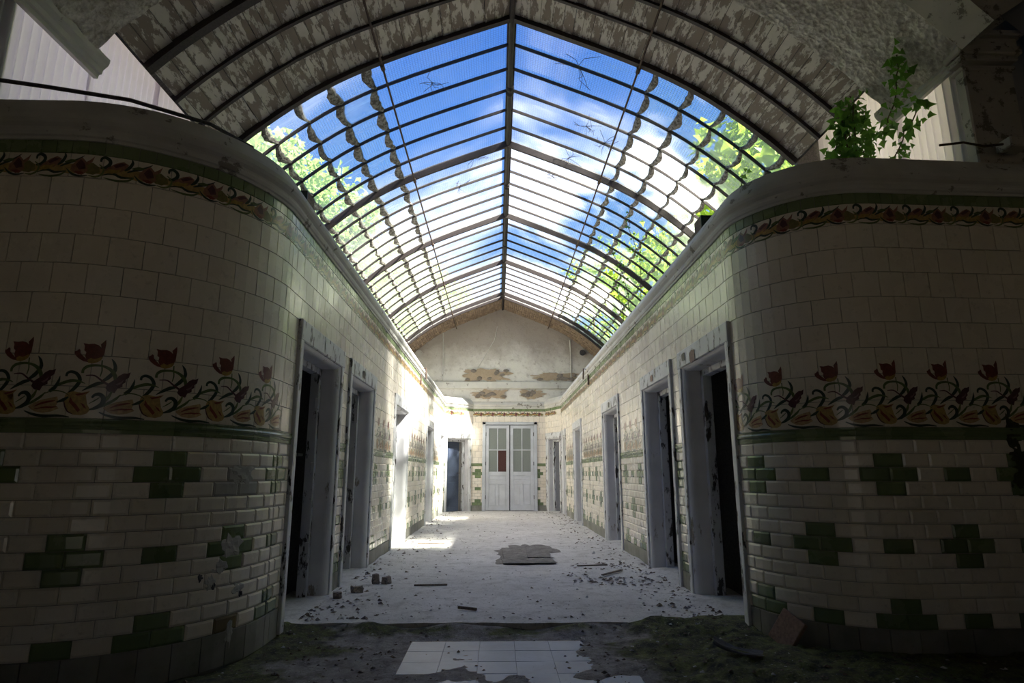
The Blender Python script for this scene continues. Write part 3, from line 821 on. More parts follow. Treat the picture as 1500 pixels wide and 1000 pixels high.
def mitre(a, b):
    m_ = (a[1] + b[1]).normalized(); k = 1 / max(.3, m_.dot(a[1])); return (a[0], m_ * k)
lr = run(L_curve, L_curve.s1, L_curve.s0, 0.05)[:-1] + run(L_wall, 0, L_wall.s0, 0.25)
rr_ = run(R_curve, R_curve.s1, R_curve.s0, 0.05)[:-1] + run(R_wall, 0, R_wall.s0, 0.25)
cl_ = run(L_cham, L_cham.s1, 0, 0.3); cr_ = run(R_cham, R_cham.s1, 0, 0.3); en = run(E_wall, 0, E_wall.s1, 0.3)
mL = mitre(lr[-1], cl_[0]); mR = mitre(rr_[-1], cr_[0]); mEL = mitre(cl_[-1], en[-1]); mER = mitre(cr_[-1], en[0])
cornice('trim_1', lr[:-1] + [mL]); cornice('trim_2', rr_[:-1] + [mR])
cornice('trim_3', [mR] + cr_[1:-1] + [mER] + en[1:-1] + [mEL] + cl_[1:-1][::-1] + [mL])

# ------------------------------------------------------------------ doorways
def bullnose_jamb(mb, path, q, sgn, z1, depth=WT, r=0.055):
    """reveal face at q (opening side = +sgn), rounded towards the corridor"""
    prof = [(q - sgn * (r + .01), 0.012)]
    for k in range(7):
        a = PI / 2 * k / 6
        prof.append((q - sgn * r + sgn * r * math.sin(a), 0.012 - r + r * math.cos(a)))
    prof.append((q, -depth - .02)); prof.append((q - sgn * .08, -depth - .02))
    mb.grid([[path.P(a, n, z) for a, n in prof] for z in (-0.02, 0.5, 1.0, 1.5, z1)])
def doorway(name, path, q0, q1, near_q, ztop=Z_DT, cas=CAS, head=HEAD, leaf=None):
    """q0<q1 outer casing edges"""
    d = struct(empty(name))
    i0, i1 = q0 + cas, q1 - cas
    for a, b, nm in ((q0, i0 - .052, 'casing_board'), (i1 + .052, q1, 'casing_board')):
        mb = MB()
        M = path.frame((a + b) / 2, 0); hw = (b - a) / 2
        mb.cbox(-hw, hw, -.004, .026, -.02, ztop, .005, M)
        mb.build(nm, 'casing_paint', d)
    M = path.frame((q0 + q1) / 2, 0); hw = (q1 - q0) / 2
    mb = MB(); mb.cbox(-hw - .004, hw + .004, -.004, .03, ztop - head + .03, ztop + .012, .006, M); mb.build('head_board', 'casing_paint', d)
    for q, sg in ((i0, 1), (i1, -1)):
        mb = MB(); bullnose_jamb(mb, path, q, sg, ztop - head * .6); mb.build('jamb_lining', 'reveal_paint', d, smooth=False)
    # head lining
    mb = MB(); r = .05; zt = ztop - head
    prof = [(0.012, zt + r + .02)] + [(0.012 - r + r * math.cos(PI/2*k/6), zt + r - r * math.sin(PI/2*k/6)) for k in range(7)] + [(-WT - .02, zt)]
    mb.grid([[path.P(q, n, z) for n, z in prof] for q in (i0 - .03, i1 + .03)]); mb.build('head_lining', 'reveal_paint', d)
    # inner frame at the back of the reveal
    mb = MB(); M = path.frame((i0 + i1) / 2, 0); iw = (i1 - i0) / 2
    mb.cbox(-iw, -iw + .055, -WT - .05, -WT + .03, -.02, zt, .004, M); mb.cbox(iw - .055, iw, -WT - .05, -WT + .03, -.02, zt, .004, M)
    mb.cbox(-iw, iw, -WT - .05, -WT + .03, zt - .055, zt, .004, M); mb.build('door_frame', 'casing_paint', d)
    # strike plate / hinge leaves on the frame
    for z in (0.35, 1.0, 1.55):
        mb = MB(); mb.cbox(-iw + .05, -iw + .066, -WT + .0, -WT + .034, z, z + .09, .003, M); mb.build('hinge', 'reveal_paint', d)
    if leaf:
        mat, side, ang = leaf
        lw = 2 * iw - .13
        hinge = M @ Matrix.Translation((side * (iw - .06), -WT - .02, 0.01)) @ Matrix.Rotation(ang, 4, 'Z')
        mb = MB(); s_ = -side
        def bx(a, b, y0, y1, z0, z1, c=.004): mb.cbox(min(s_*a, s_*b), max(s_*a, s_*b), y0, y1, z0, z1, c, hinge)
        bx(0, lw, -.035, 0, 0, zt - .07)
        for z0, z1 in ((.12, .75), (.9, zt - .2)):
            bx(.1, lw - .1, -.042, .007, z0, z1)
        mb.build('door_leaf', mat, d)
        mb = MB(); mb.tube([hinge @ Vector((s_ * (lw - .05), 0, 1.0)), hinge @ Vector((s_ * (lw - .05), .05, 1.0)), hinge @ Vector((s_ * (lw - .15), .055, 1.0))], .009, 8); mb.build('handle', 'iron', d)
    return d
leafL = {1: ('brown_door', 1, 1.25), 3: ('grey_blue_door', 1, 1.2)}
leafR = {1: ('grey_blue_door', -1, -0.35), 2: ('brown_door', 1, 1.3)}
num = 1
for i, (a, b) in enumerate(DOORS):
    num += 1; doorway('door_%d' % num, L_wall, -(b - YL), -(a - YL), 0, leaf=leafL.get(i))
for i, (a, b) in enumerate(DOORS):
    num += 1; doorway('door_%d' % num, R_wall, -(b - YR), -(a - YR), 0, leaf=leafR.get(i))
doorway('door_12', L_cham, CL0, CL1, 0, cas=.11, leaf=('blue_door', 1, 0.12))
doorway('door_13', R_cham, CR0, CR1, 0, cas=.11, leaf=('grey_blue_door', 1, 0.3))

def head_patch(door, path, q, z, hw_, hh, mat, name, seed):
    M = path.frame(q, z); mb = MB(); ring = []
    for k in range(18):
        a = 2 * PI * k / 18; sq = max(abs(math.cos(a)), abs(math.sin(a))) ** .8
        r_ = 1 + (.3 * noise.noise((math.cos(a) * 2, math.sin(a) * 2, seed)) if name != 'plaque' else 0)
        ring.append(M @ Vector((math.cos(a) / sq * hw_ * r_, .0345, math.sin(a) / sq * hh * r_)))
    mb.quad(ring); mb.quad([p - (M.to_3x3() @ Vector((0, .006, 0))) for p in ring][::-1])
    mb.build(name, mat, bpy.data.objects[door])
head_patch('door_2', L_wall, -(4.98 - YL), Z_DT - .075, .10, .05, 'reveal_paint', 'plaque', 1)
head_patch('door_3', L_wall, -(6.35 - YL), Z_DT - .07, .06, .04, 'iron', 'peeled_patch', 2)
head_patch('door_7', R_wall, -(5.10 - YR), Z_DT - .095, .07, .05, 'terracotta', 'peeled_patch', 3)
head_patch('door_7', R_wall, -(5.35 - YR), Z_DT - .06, .05, .035, 'iron', 'peeled_patch', 5)
head_patch('door_8', R_wall, -(6.50 - YR), Z_DT - .075, .05, .035, 'terracotta', 'peeled_patch', 4)
head_patch('door_9', R_wall, -(9.1 - YR), Z_DT - .075, .07, .04, 'iron', 'peeled_patch', 6)

# double door in the end wall
dd = struct(empty('door_1', ((DX0 + DX1) / 2, YE, 0)))
mb = MB(); hw = (DX1 - DX0) / 2
mb.cbox(-hw, -hw + .09, -.05, .12, -.02, DZ, .006); mb.cbox(hw - .09, hw, -.05, .12, -.02, DZ, .006); mb.cbox(-hw, hw, -.05, .12, DZ - .07, DZ, .006)
mb.build('door_frame', 'door_paint', dd)
mb = MB(); mb.box(-hw, hw, .125, .14, -.02, DZ); mb.build('door_backing', 'rubber', dd)  # dark sheet painting the unlit space behind, stops light through the gap
lw = hw - .095
for side, ang in ((-1, 0.0), (1, -0.02)):
    lf = empty('leaf'); lf.parent = dd; lf.location = (side * (lw + .0), .0, 0.015); lf.rotation_euler = (0, 0, ang)
    s_ = -side; H = DZ - .10
    mb = MB()
    def bx(a, b, y0, y1, z0, z1, c=.004): mb.cbox(min(s_*a, s_*b), max(s_*a, s_*b), y0, y1, z0, z1, c)
    L_ = lw - .012; st = .085
    bx(0, st, -.03, .012, 0, H); bx(L_ - st, L_, -.03, .012, 0, H)
    for z0, z1 in ((0, .13), (.70, .80), (.93, 1.03), (H - .09, H)): bx(st, L_ - st, -.03, .012, z0, z1)
    bx(L_ / 2 - .035, L_ / 2 + .035, -.03, .012, .13, .70)
    mb.build('leaf_frame', 'door_paint', lf)
    mb = MB(); bx(st, L_ - st, -.018, .0, .12, .94)
    bx(st + .025, L_ / 2 - .06, -.026, .0, .155, .675); bx(L_ / 2 + .06, L_ - st - .025, -.026, .0, .155, .675); bx(st + .025, L_ - st - .025, -.026, .0, .82, .91)
    mb.build('panel', 'door_paint', lf)
    mb = MB(); mid = L_ / 2; zm = (1.03 + H - .09) / 2
    bx(mid - .014, mid + .014, -.028, .006, 1.03, H - .09, .003); bx(st, L_ - st, -.028, .006, zm - .014, zm + .014, .003); mb.build('glazing_bar', 'door_paint', lf)
    for ix, (a, b) in enumerate(((st, mid - .014), (mid + .014, L_ - st))):
        for iz, (z0, z1) in enumerate(((1.03, zm - .014), (zm + .014, H - .09))):
            mb = MB(); mb.box(min(s_*a, s_*b), max(s_*a, s_*b), -.012, -.006, z0, z1)
            brown = side < 0 and ix == 1 and iz == 0
            mb.build('pane', 'brown_glass' if brown else 'obscure_glass', lf)
    for z in (.3, 1.2, 2.0):
        mb = MB(); mb.tube([(0, -.036, z), (0, -.036, z + .1)], .011, 8); mb.build('hinge', 'iron', lf)

# ------------------------------------------------------------------ side rooms (dark cells behind the doorways)
for side, W in ((-1, WL), (1, WR)):
    xo = CX + side * 2.95; nm = 'left' if side < 0 else 'right'
    mb = MB(); x0, x1 = min(xo, xo + side * .25), max(xo, xo + side * .25)
    mb.box(x0, x1, 5.62, YE + .3, -.05, 4.02); struct(mb.build('wall_outer_' + nm, 'room_wall')); mb = MB(); xq = sorted((CX + side * 3.16, CX + side * 3.4)); mb.box(xq[0], xq[1], 3.4 if side < 0 else 4.0, 5.62, -.05, 3.0)
    struct(mb.build('wall_outer_front_' + nm, 'room_wall'))
    mb = MB(); a, b = sorted((side * (W + WT - .02), CX + side * 3.3))
    y0c = (YL - RL if side < 0 else YR - RR) + .3
    mb.box(a, b, 3.6 if side < 0 else 3.95, YE + .3, 2.9, 2.975)
    struct(mb.build('ceiling_' + nm, 'room_wall'))
    for k, y in enumerate((5.70, 7.75, 11.1, 14.5)):
        mb = MB(); mb.box(min(a, b), max(a, b), y - .05, y + .05, -.03, 2.895); struct(mb.build('wall_partition_' + nm, 'room_wall'))

# ------------------------------------------------------------------ floors
def hnoise(x, y): return noise.fractal((x * 2.1, y * 2.1, .3), 0.75, 2.1, 6)
mb = MB(); rows = []
ny, nx = 170, 60
for j in range(ny + 1):
    y = 4.52 + (YE + .2 - 4.52) * (j / ny) ** 1.15
    row = []
    for i in range(nx + 1):
        x = -1.75 + (2.02 + 1.75) * i / nx
        e_ = min(x + WL, WR - x)
        z = 0.010 * hnoise(x, y) + 0.05 * max(0, 0.25 - e_) * max(0, .5 + noise.noise((x * 2, y * 1.7, 5)))
        yy = y + (0.035 * noise.noise((x * 2.6, 0, 1)) if j == 0 else 0)
        row.append((x, yy, z))
    rows.append(row)
mb.grid(rows)
mb.grid([[(p[0], p[1] + .004, -0.06) for p in rows[0]], rows[0]])
floor = struct(mb.build('floor', 'corridor_floor', smooth=True))
for side, W in ((-1, WL), (1, WR)):
    a, b = sorted((side * (W + .2), CX + side * 3.1)); mb = MB(); mb.box(a, b, 4.15, YE + .3, -.06, -.004)
    struct(mb.build('floor_room_' + ('left' if side < 0 else 'right'), 'room_wall'))
# lobby floor: bumpy dirt, mossy towards the walls
mb = MB(); rows = []; NX, NY = 190, 110; heights = {}
def lobby_h(x, y):
    dL = max(0, -x - 0.55); dR = max(0, x - 0.45)
    k = min(1, dL * 1.2) * .35 + min(1, dR * 1.4)
    h = -0.045 + 0.012 * hnoise(x, y)
    h += k * (0.018 + 0.036 * noise.fractal((x * 4.5, y * 4.5, 9.1), .7, 2.1, 5))
    h += 0.050 * max(0, 1 - abs(y - 4.50) / .22) * (0.55 + noise.noise((x * 3, y * 3, 2)))
    h += 0.045 * max(0, min(1, (x - 1.0) / .5))
    return min(h, 0.03)
def mossy(x, y):
    n_ = 0.45 * noise.fractal((x * 1.8, y * 1.8, 4.0), .7, 2.1, 4)
    left = (-x - 0.85 - max(0, 4.2 - y) * 0.25) ; right = (x - 0.62)
    edge = 0.25 - abs(y - 4.40) * 2.2
    return max(left * 1.6, right * 1.5, edge if x > -.3 else -1) + n_ > 0.12
for j in range(NY + 1):
    y = 1.6 + (4.56 - 1.6) * j / NY
    rows.append([(-6.2 + 12.6 * i / NX if False else (-3.2 + 6.6 * i / NX), y, lobby_h(-3.2 + 6.6 * i / NX, y)) for i in range(NX + 1)])
b0 = len(mb.v)
for r in rows: mb.v += r
for j in range(NY):
    for i in range(NX):
        mb.f.append((b0 + j*(NX+1)+i, b0 + j*(NX+1)+i+1, b0 + (j+1)*(NX+1)+i+1, b0 + (j+1)*(NX+1)+i))
        x, y, _ = rows[j][i]; mb.mi.append(0)
mb.box(-4.3, 4.6, -4.2, 4.6, -.2, -.075)
floor_lobby = struct(mb.build('floor_lobby', 'lobby_ground', smooth=True))
# bare blue-grey floor tiles in the middle
ft = 0.215
for i in range(-4, 5):
    for j in range(0, 9):
        x0 = 0.11 + i * ft; y0 = 4.20 - (j + 1) * ft; xc, yc = x0 + ft/2, y0 + ft/2
        lim = 0.02 + .05 * noise.noise((xc * 3, yc * 3, 1))
        left = -0.66 + (4.2 - yc) * 0.42; right = 0.42 + (4.2 - yc) * 0.26
        if xc < left - .02 or xc > right + .04: continue
        mb = MB(); mb.cbox(-ft/2 + .0004, ft/2 - .0004, -ft/2 + .0004, ft/2 - .0004, -.03, 0, .001)
        o = mb.build('floor_tile', 'floor_blue', floor_lobby); o.location = (xc, yc, -0.0392 + rnd.uniform(-.0006, .0006)); o.rotation_euler = (rnd.uniform(-.006, .006), rnd.uniform(-.006, .006), 0)

# ------------------------------------------------------------------ roof of glass
def vault(u, y, off=0.0):
    """point on the vault; off = distance inwards (down)"""
    du = 0.01
    s1 = (vz(u + du) - vz(u - du)) / (2 * du) if abs(u) > .02 else 0
    n = Vector((-s1, 1)).normalized()
    return Vector((CX + u - n.x * off, y, vz(u) - n.y * off))
Y_G0, Y_G1 = 5.58, 16.05
NB = 25; BAY = (Y_G1 - Y_G0) / NB
LAPS = [0.0, 1.49, 1.85, 2.17, 2.49, 2.75, 2.93]
roof = empty('glass_roof', (CX, Y_G0, 4.0)); tag(roof, 'arched wired-glass roof with rusty iron glazing bars over the corridor', 'glass roof')
roof['kind'] = 'structure'
RM = Matrix.Translation((-CX, -Y_G0, -4.0))
def rl(name, mb, mats, smooth=False): return mb.build(name, mats, roof, RM, smooth)
# panes: one mesh per side and row, shared by all bays
rp = random.Random(5)
GONE = {(1, 4, 5), (1, 4, 4), (1, 3, 5), (1, 10, 5), (1, 11, 5), (1, 12, 4), (1, 15, 3), (1, 17, 4), (1, 20, 5), (1, 21, 4), (1, 13, 2)}
for side in (-1, 1):
    for k in range(6):
        u0, u1 = LAPS[k], LAPS[k + 1] + (0.025 if k < 5 else 0)
        n = 8 if k == 0 else 4
        pts = [vault(side * (u0 + (u1 - u0) * i / n), 0, -0.012 + 0.014 * (i / n)) for i in range(n + 1)]
        me = bpy.data.meshes.new('pane'); vs, fs, uv = [], [], []
        acc = [0]
        for a, b in zip(pts, pts[1:]): acc.append(acc[-1] + (b - a).length)
        for p in pts: vs += [(p.x, 0.012, p.z), (p.x, BAY - .012, p.z)]
        for i in range(n): fs.append((2*i, 2*i+1, 2*i+3, 2*i+2))
        me.from_pydata(vs, [], fs); me.materials.append(MATS['wired_glass' if k == 0 else 'lower_glass'])
        ul = me.uv_layers.new(name='UVMap')
        for p in me.polygons:
            for li in p.loop_indices:
                vi = me.loops[li].vertex_index; ul.data[li].uv = (vs[vi][1], acc[vi // 2])
        me.polygons.foreach_set('use_smooth', [True] * n)
        for b in range(NB):
            if (side, b, k) in GONE: continue
            o = link('pane', me, roof, RM @ Matrix.Translation((0, Y_G0 + b * BAY, rp.uniform(-.003, .003))))
# glazing bars and main ribs
def arch_bar(y, w_, d0, d1, u_max=2.95, n=22):
    mb = MB()
    for side in (-1, 1):
        uu = [side * u_max * i / n for i in range(n + 1)]
        rows = []
        for u in uu:
            a, b = vault(u, y, d0), vault(u, y, d1)
            rows.append([(a.x, y - w_/2, a.z), (b.x, y - w_/2 * .7, b.z), (b.x, y + w_/2 * .7, b.z), (a.x, y + w_/2, a.z), (a.x, y - w_/2, a.z)])
        mb.grid(rows)
    return mb
for b in range(NB + 1):
    y = Y_G0 + b * BAY
    if b % 6 == 0 and b > 0 and b < NB: rl('rib', arch_bar(y, .055, -.02, .075), 'iron')
    elif b == NB: rl('rib', arch_bar(y + .02, .06, -.06, .05), 'iron')
    elif b > 0: rl('glazing_bar', arch_bar(y, .018, -.012, .024), 'iron_purlin')
# ridge bar with turned knuckles, and two long tie rods
mb = MB(); mb.tube([(CX, 3.0, 5.66), (CX, YE, 5.66)], .030, 10); mb.box(CX - .05, CX + .05, Y_G0, Y_G1, 5.675, 5.72)
rl('ridge_bar', mb, 'iron_purlin')
for y in (6.75, 6.86, 9.35, 9.44, 12.1):
    bm = bmesh.new(); bmesh.ops.create_uvsphere(bm, u_segments=10, v_segments=8, radius=.055)
    mb = MB(); mb.add_bm(bm, Matrix.Translation((CX, y, 5.66)) @ Matrix.Diagonal((1, .7, 1, 1))); rl('ridge_knuckle', mb, 'iron_purlin', True)
for u in (-1.365, 1.345):
    p = vault(u, 0, .085); mb = MB(); mb.tube([(p.x, 3.0, p.z), (p.x, YE, p.z)], .012, 8); rl('tie_rod', mb, 'rust')
    for y in [Y_G0 + .02] + [Y_G0 + BAY * 6 * k for k in (1, 2, 3, 4)]:
        mb = MB(); mb.tube([(p.x, y - .05, p.z), (p.x, y - .035, p.z), (p.x, y + .035, p.z), (p.x, y + .05, p.z)], [.012, .024, .024, .012], 8)
        mb.cbox(p.x - .015, p.x + .015, y - .012, y + .012, p.z, p.z + .06, .003); rl('rod_clamp', mb, 'rust')
# moss and grime hanging along the glass laps, scalloped from bar to bar
for side in (-1, 1):
    for k in range(1, 6):
        mb = MB(); seg = 8
        rows = []
        for b in range(NB):
            for i in range(seg):
                t_ = i / seg; y = Y_G0 + (b + t_) * BAY
                sag = 0.045 * math.sin(PI * t_) ** .7
                amp = (0.036 if k < 3 else 0.024) * (1.1 + 0.8 * noise.noise((y * 3.1, k * 7.0, side))) * (0.75 if side > 0 else 1)
                amp *= (0.55 + 0.45 * math.sin(PI * t_)) * (1.25 - .5 * b / NB)
                j = 0.012 * noise.noise((y * 17, k, side * 3))
                u = LAPS[k] + sag - .01 + j
                a = vault(side * (u - amp), y, -.004); c = vault(side * u, y, .014); d = vault(side * (u + amp), y, -.004)
                rows.append([a, c, d])
        mb.grid(rows); o = rl('lap_moss', mb, 'lap_moss'); o['kind'] = 'stuff'
# scraps of dead twigs and cobwebs caught under the ridge panes
rt = random.Random(21); mb = MB()
for cx_, cy_, r_ in ((.75, 5.95, .32), (.98, 7.0, .2), (.86, 7.9, .22), (.72, 8.6, .16), (-.9, 6.2, .2), (-.5, 8.2, .22), (1.25, 7.2, .2), (-.75, 8.9, .2)):
    for k in range(9):
        a = rt.uniform(0, 2 * PI); l = r_ * rt.uniform(.5, 1.1)
        x, y = cx_ + math.cos(a) * l, cy_ + math.sin(a) * l * 1.3
        mx_, my_ = (cx_ + x) / 2 + rt.uniform(-.06, .06), (cy_ + y) / 2 + rt.uniform(-.06, .06)
        mb.tube([vault(cx_, cy_, .02), vault(mx_, my_, .03), vault(x, y, .02)], .0028, 4, caps=False)
o = rl('dead_twigs', mb, 'iron'); o['kind'] = 'stuff'

# brick soffit strip between the glass and the end wall
mb = MB(); ra = random.Random(3)
for side in (-1, 1):
    ul = 0.0
    while ul < 2.95:
        wv = 0.055
        for c in range(5):
            y0 = Y_G1 + .02 + c * .242
            if y0 > YE: break
            a, b = ul + .004, ul + wv - .003
            j = ra.uniform(-.006, .008)
            y0 += 0 if c == 0 else 0
            pa, pb = vault(side * a, 0, .02 + j), vault(side * b, 0, .02 + j); qa, qb = vault(side * a, 0, -.05), vault(side * b, 0, -.05)
            y1 = y0 + .228
            P8 = [(pa.x, y0, pa.z), (pb.x, y0, pb.z), (pb.x, y1, pb.z), (pa.x, y1, pa.z), (qa.x, y0, qa.z), (qb.x, y0, qb.z), (qb.x, y1, qb.z), (qa.x, y1, qa.z)]
            bb = len(mb.v); mb.v += P8
            for q in ((0,1,2,3),(0,1,5,4),(1,2,6,5),(2,3,7,6),(3,0,4,7)): mb.f.append(tuple(bb + i for i in q)); mb.mi.append(0)
        ul += wv
brick_mb = mb
mb = MB(); n = 30
mb.grid([[vault(2.98 * (i / n * 2 - 1), y, -.03) for i in range(n + 1)] for y in (Y_G1, YE + .3)]); br = struct(mb.build('ceiling_brick', 'bare_mortar'))
o = brick_mb.build('soffit_brick', 'soffit_brick', br); o['kind'] = 'stuff'

# ------------------------------------------------------------------ boarded part of the vault
boards = struct(empty('ceiling_boards'))
RIBS_L = [3.86, 4.25, 4.68, 5.08, 5.58]; RIBS_R = [4.40, 4.79, 5.13, 5.58]
ra = random.Random(17)
for side, ribs in ((-1, RIBS_L), (1, RIBS_R)):
    for y0, y1 in zip(ribs, ribs[1:]):
        u = 0.0
        while u < 2.84:
            wv = ra.uniform(.085, .125); u1 = min(2.86, u + wv)
            j = ra.uniform(-.004, .006); e0 = ra.uniform(-.004, .004)
            a, b = vault(side * (u + .002), 0, .0 + j), vault(side * (u1 - .002), 0, .0 + j + e0); c, d = vault(side * (u + .002), 0, -.02 + j), vault(side * (u1 - .002), 0, -.02 + j)
            mb = MB(); ya, yb = y0 - .01, y1 + .005
            P8 = [(a.x, ya, a.z), (b.x, ya, b.z), (b.x, yb, b.z), (a.x, yb, a.z), (c.x, ya, c.z), (d.x, ya, d.z), (d.x, yb, d.z), (c.x, yb, c.z)]
            mb.v += P8
            for q in ((0,1,2,3),(7,6,5,4),(0,4,5,1),(1,5,6,2),(2,6,7,3),(3,7,4,0)): mb.f.append(q); mb.mi.append(0)
            mb.build('board', 'board_wood', boards); u = u1
    for i, y in enumerate(ribs):
        if i == 0: continue
        w_, d1 = (.075, .055) if (i == 1 and side < 0) else ((.06, .05) if i == len(ribs) - 1 else (.035, .030))
        mb = MB(); n = 24; rows = []
        for k in range(n + 1):
            u = side * 2.87 * k / n; a, b = vault(u, y, -.03), vault(u, y, d1)
            rows.append([(a.x, y - w_/2, a.z), (b.x, y - w_/2, b.z), (b.x, y + w_/2, b.z), (a.x, y + w_/2, a.z)])
        mb.grid(rows); mb.build('arch_rib', 'iron', boards)
mb = MB(); n = 40
mb.grid([[vault(2.87 * (i / n * 2 - 1), y, -.035) for i in range(n + 1)] for y in (3.3, 5.60)]); mb.build('roof_decking', 'room_wall', boards)
for side in (-1, 1):  # unseen closure, added to keep direct sun off the corrugated sheets
    nm = 'left' if side < 0 else 'right'; xa, xb, xc = (CX + side * u for u in (2.84, 2.90, 3.40))
    mb = MB(); mb.grid([[(xa, y, vz(2.84) + .04), (xb, y, vz(2.9) + .06), (xb, y, 4.45)] for y in (2.9, 5.66)]); struct(mb.build('ceiling_fascia_' + nm, 'room_wall'))
    mb = MB(); mb.box(min(xb, xc), max(xb, xc), 2.9, 5.66, 4.45, 4.48); struct(mb.build('ceiling_eaves_' + nm, 'room_wall'))
    mb = MB(); mb.box(min(xb, xc), max(xb, xc), 5.67, 5.70, 3.0, 4.48); struct(mb.build('wall_eaves_' + nm, 'room_wall'))

# plastered part of the vault next to the lobby, with lumps of flaking render
def plaster_band(side, ya, yb, umax):
    mb = MB(); n, m_ = 90, 34; rows = []
    for j in range(m_ + 1):
        y = ya + (yb - ya) * j / m_
        row = []
        for i in range(n + 1):
            u = umax * i / n
            d = .012 + .016 * noise.fractal((u * 9, y * 9, side * 4.0), .8, 2.1, 4)
            row.append(vault(side * u, y, d))
        rows.append(row)
    mb.grid(rows); return mb
pv = struct(plaster_band(-1, 3.02, 3.87, 3.06).build('ceiling_plaster_left', 'rough_plaster', smooth=True))
pv = struct(plaster_band(1, 3.58, 4.41, 3.06).build('ceiling_plaster_right', 'rough_plaster', smooth=True))

# springing mouldings, corrugated sheets, pier
def moulding(name, x, y0, y1, side, mats):
    prof = [(0, 0), (.03, 0), (.035, .03), (.055, .035), (.06, .07), (.09, .10), (.10, .125), (.10, .15), (.07, .155), (.07, .175), (0, .18)]
    mb = MB(); n = 16
    mb.grid([[(x - side * a, y0 + (y1 - y0) * i / n, z + .004 * noise.noise((a * 30, i * .9, z * 20))) for a, z in [(p, 3.80 + q) for p, q in prof]] for i in range(n + 1)])
    for i in (0, n):
        pts = [(x - side * p, y0 + (y1 - y0) * i / n, 3.80 + q) for p, q in prof]; mb.quad(pts if i else pts[::-1])
    mb.quad([(x, y0, 3.80), (x, y1, 3.80), (x, y1, 3.98), (x, y0, 3.98)])
    return mb.build(name, mats)
o = moulding('plaster_moulding', CX - 3.075, 3.15, 4.02, -1, 'moulding_plaster'); tag(o, 'broken length of white plaster moulding above the left corrugated sheet', 'moulding')
o = moulding('plaster_moulding', CX + 3.115, 3.80, 4.56, 1, 'moulding_plaster'); tag(o, 'white plaster moulding running from the pier capital into the ivy', 'moulding')
def corrugated(side, x, y0, y1, z0, z1f, label):
    root = empty('corrugated_sheet', (x, y0, z0)); tag(root, label, 'corrugated sheet')
    sheets = 3; pitch = .076; L = (y1 - y0)
    for k in range(sheets):
        a, b = y0 + L * k / sheets, y0 + L * (k + 1) / sheets + .06
        n = int((b - a) / (pitch / 10)); mb = MB(); rows = []
        for i in range(n + 1):
            y = a + (b - a) * i / n; dx = .019 * math.sin(2 * PI * y / pitch) + .004 * k
            rows.append([(dx, y - y0, 0), (dx, y - y0, z1f(y) - z0)])
        mb.grid(rows); mb.build('sheet', 'corrugated_white', root, smooth=True)
corrugated(-1, CX - 3.10, 3.15, 5.60, 3.02, lambda y: 4.42, 'white corrugated plastic sheet closing the gap over the left rounded wall')
corrugated(1, CX + 3.14, 3.83, 5.60, 3.02, lambda y: 4.42, 'white corrugated plastic sheet behind the ivy beside the pier')
pier = empty('plaster_pier', (3.34, 3.82, 3.03)); tag(pier, 'stained plaster pier with moulded capital standing on the right cornice', 'pier')
mb = MB(); mb.cbox(-.13, .22, -.14, -.05, 0, .74, .01); mb.build('shaft', 'pier_plaster', pier)
mb = MB()
for z0, z1, e_ in ((.70, .73, .015), (.76, .80, .03), (.80, .86, .05), (.86, .93, .035), (.93, .97, .07)): mb.cbox(-.13 - e_, .22 + e_, -.14 - e_, -.03, z0, z1, .008)
mb.build('capital', 'pier_plaster', pier)
pierL = empty('plaster_pier', (-3.24, 3.03, 3.03)); tag(pierL, 'dark plaster pier at the lobby end of the left corrugated sheet', 'pier')
mb = MB(); mb.cbox(-.3, .05, -.1, .1, 0, .5, .01); mb.build('shaft', 'pier_plaster', pierL)
mb = MB(); mb.cbox(-.34, .09, -.13, .13, .48, .6, .01); mb.build('capital', 'pier_plaster', pierL)

# lobby shell behind and around the camera
XLL, XLR = -3.95, 4.25
def lob(u, y):
    return (CX + u * 1.10, y, 1.0 + (max(vz(u), 3.2) - 1.0) * 1.06)
mb = MB(); n = 24
for sd, ye in ((-1, 3.0), (1, 3.58)):
    mb.grid([[lob(sd * 3.85 * i / n, y) for i in range(n + 1)] for y in (-4.1, -1.0, 1.5, ye)])
mb.box(XLL - .3, XLR + .3, -4.2, 3.60, 6.25, 6.35)
struct(mb.build('ceiling_lobby', 'lobby_ceiling', smooth=False))
mb = MB(); n = 24
for sd, ya, yb, um in ((-1, 2.74, 3.02, 3.2), (1, 3.32, 3.60, 3.06)):
    rows = []
    for i in range(n + 1):
        u = sd * um * i / n; a = vault(u, ya, .05); b = Vector(lob(u, ya))
        rows.append([(b.x, ya, b.z + .03), (a.x, ya, a.z), (a.x, yb, a.z), (b.x, yb, b.z + .03), (b.x, yb, 6.3)])
    mb.grid(rows)
mb.quad([(CX, 3.0, 5.6), (CX, 3.6, 5.6), (CX, 3.6, 6.3), (CX, 3.0, 6.3)])
struct(mb.build('trim_4', 'pier_plaster'))
mb = MB(); mb.box(XLL - .25, XLL, -4.0, 3.4, -.1, 6.3); struct(mb.build('wall_lobby_side_left', 'lobby_wall'))
mb = MB(); mb.box(XLR, XLR + .25, -4.0, 3.95, -.1, 6.3); struct(mb.build('wall_lobby_side_right', 'lobby_wall'))
mb = MB(); mb.box(XLL - .2, -.22, -4.2, -4.0, -.1, 6.3); mb.box(.38, XLR + .2, -4.2, -4.0, -.1, 6.3); mb.box(-.22, .38, -4.2, -4.0, 2.1, 6.3); struct(mb.build('wall_back', 'lobby_wall'))  # gap in this unseen wall added to brighten the lobby
for x0, x1, y0 in ((XLL - .2, CX - 3.12, YL - RL + .05), (3.36, XLR + .2, YR - RR + .20)):
    mb = MB(); mb.box(x0, x1, y0, y0 + .2, 2.98, 6.3); struct(mb.build('wall_lobby_upper_' + ('left' if x0 < 0 else 'right'), 'lobby_ceiling'))

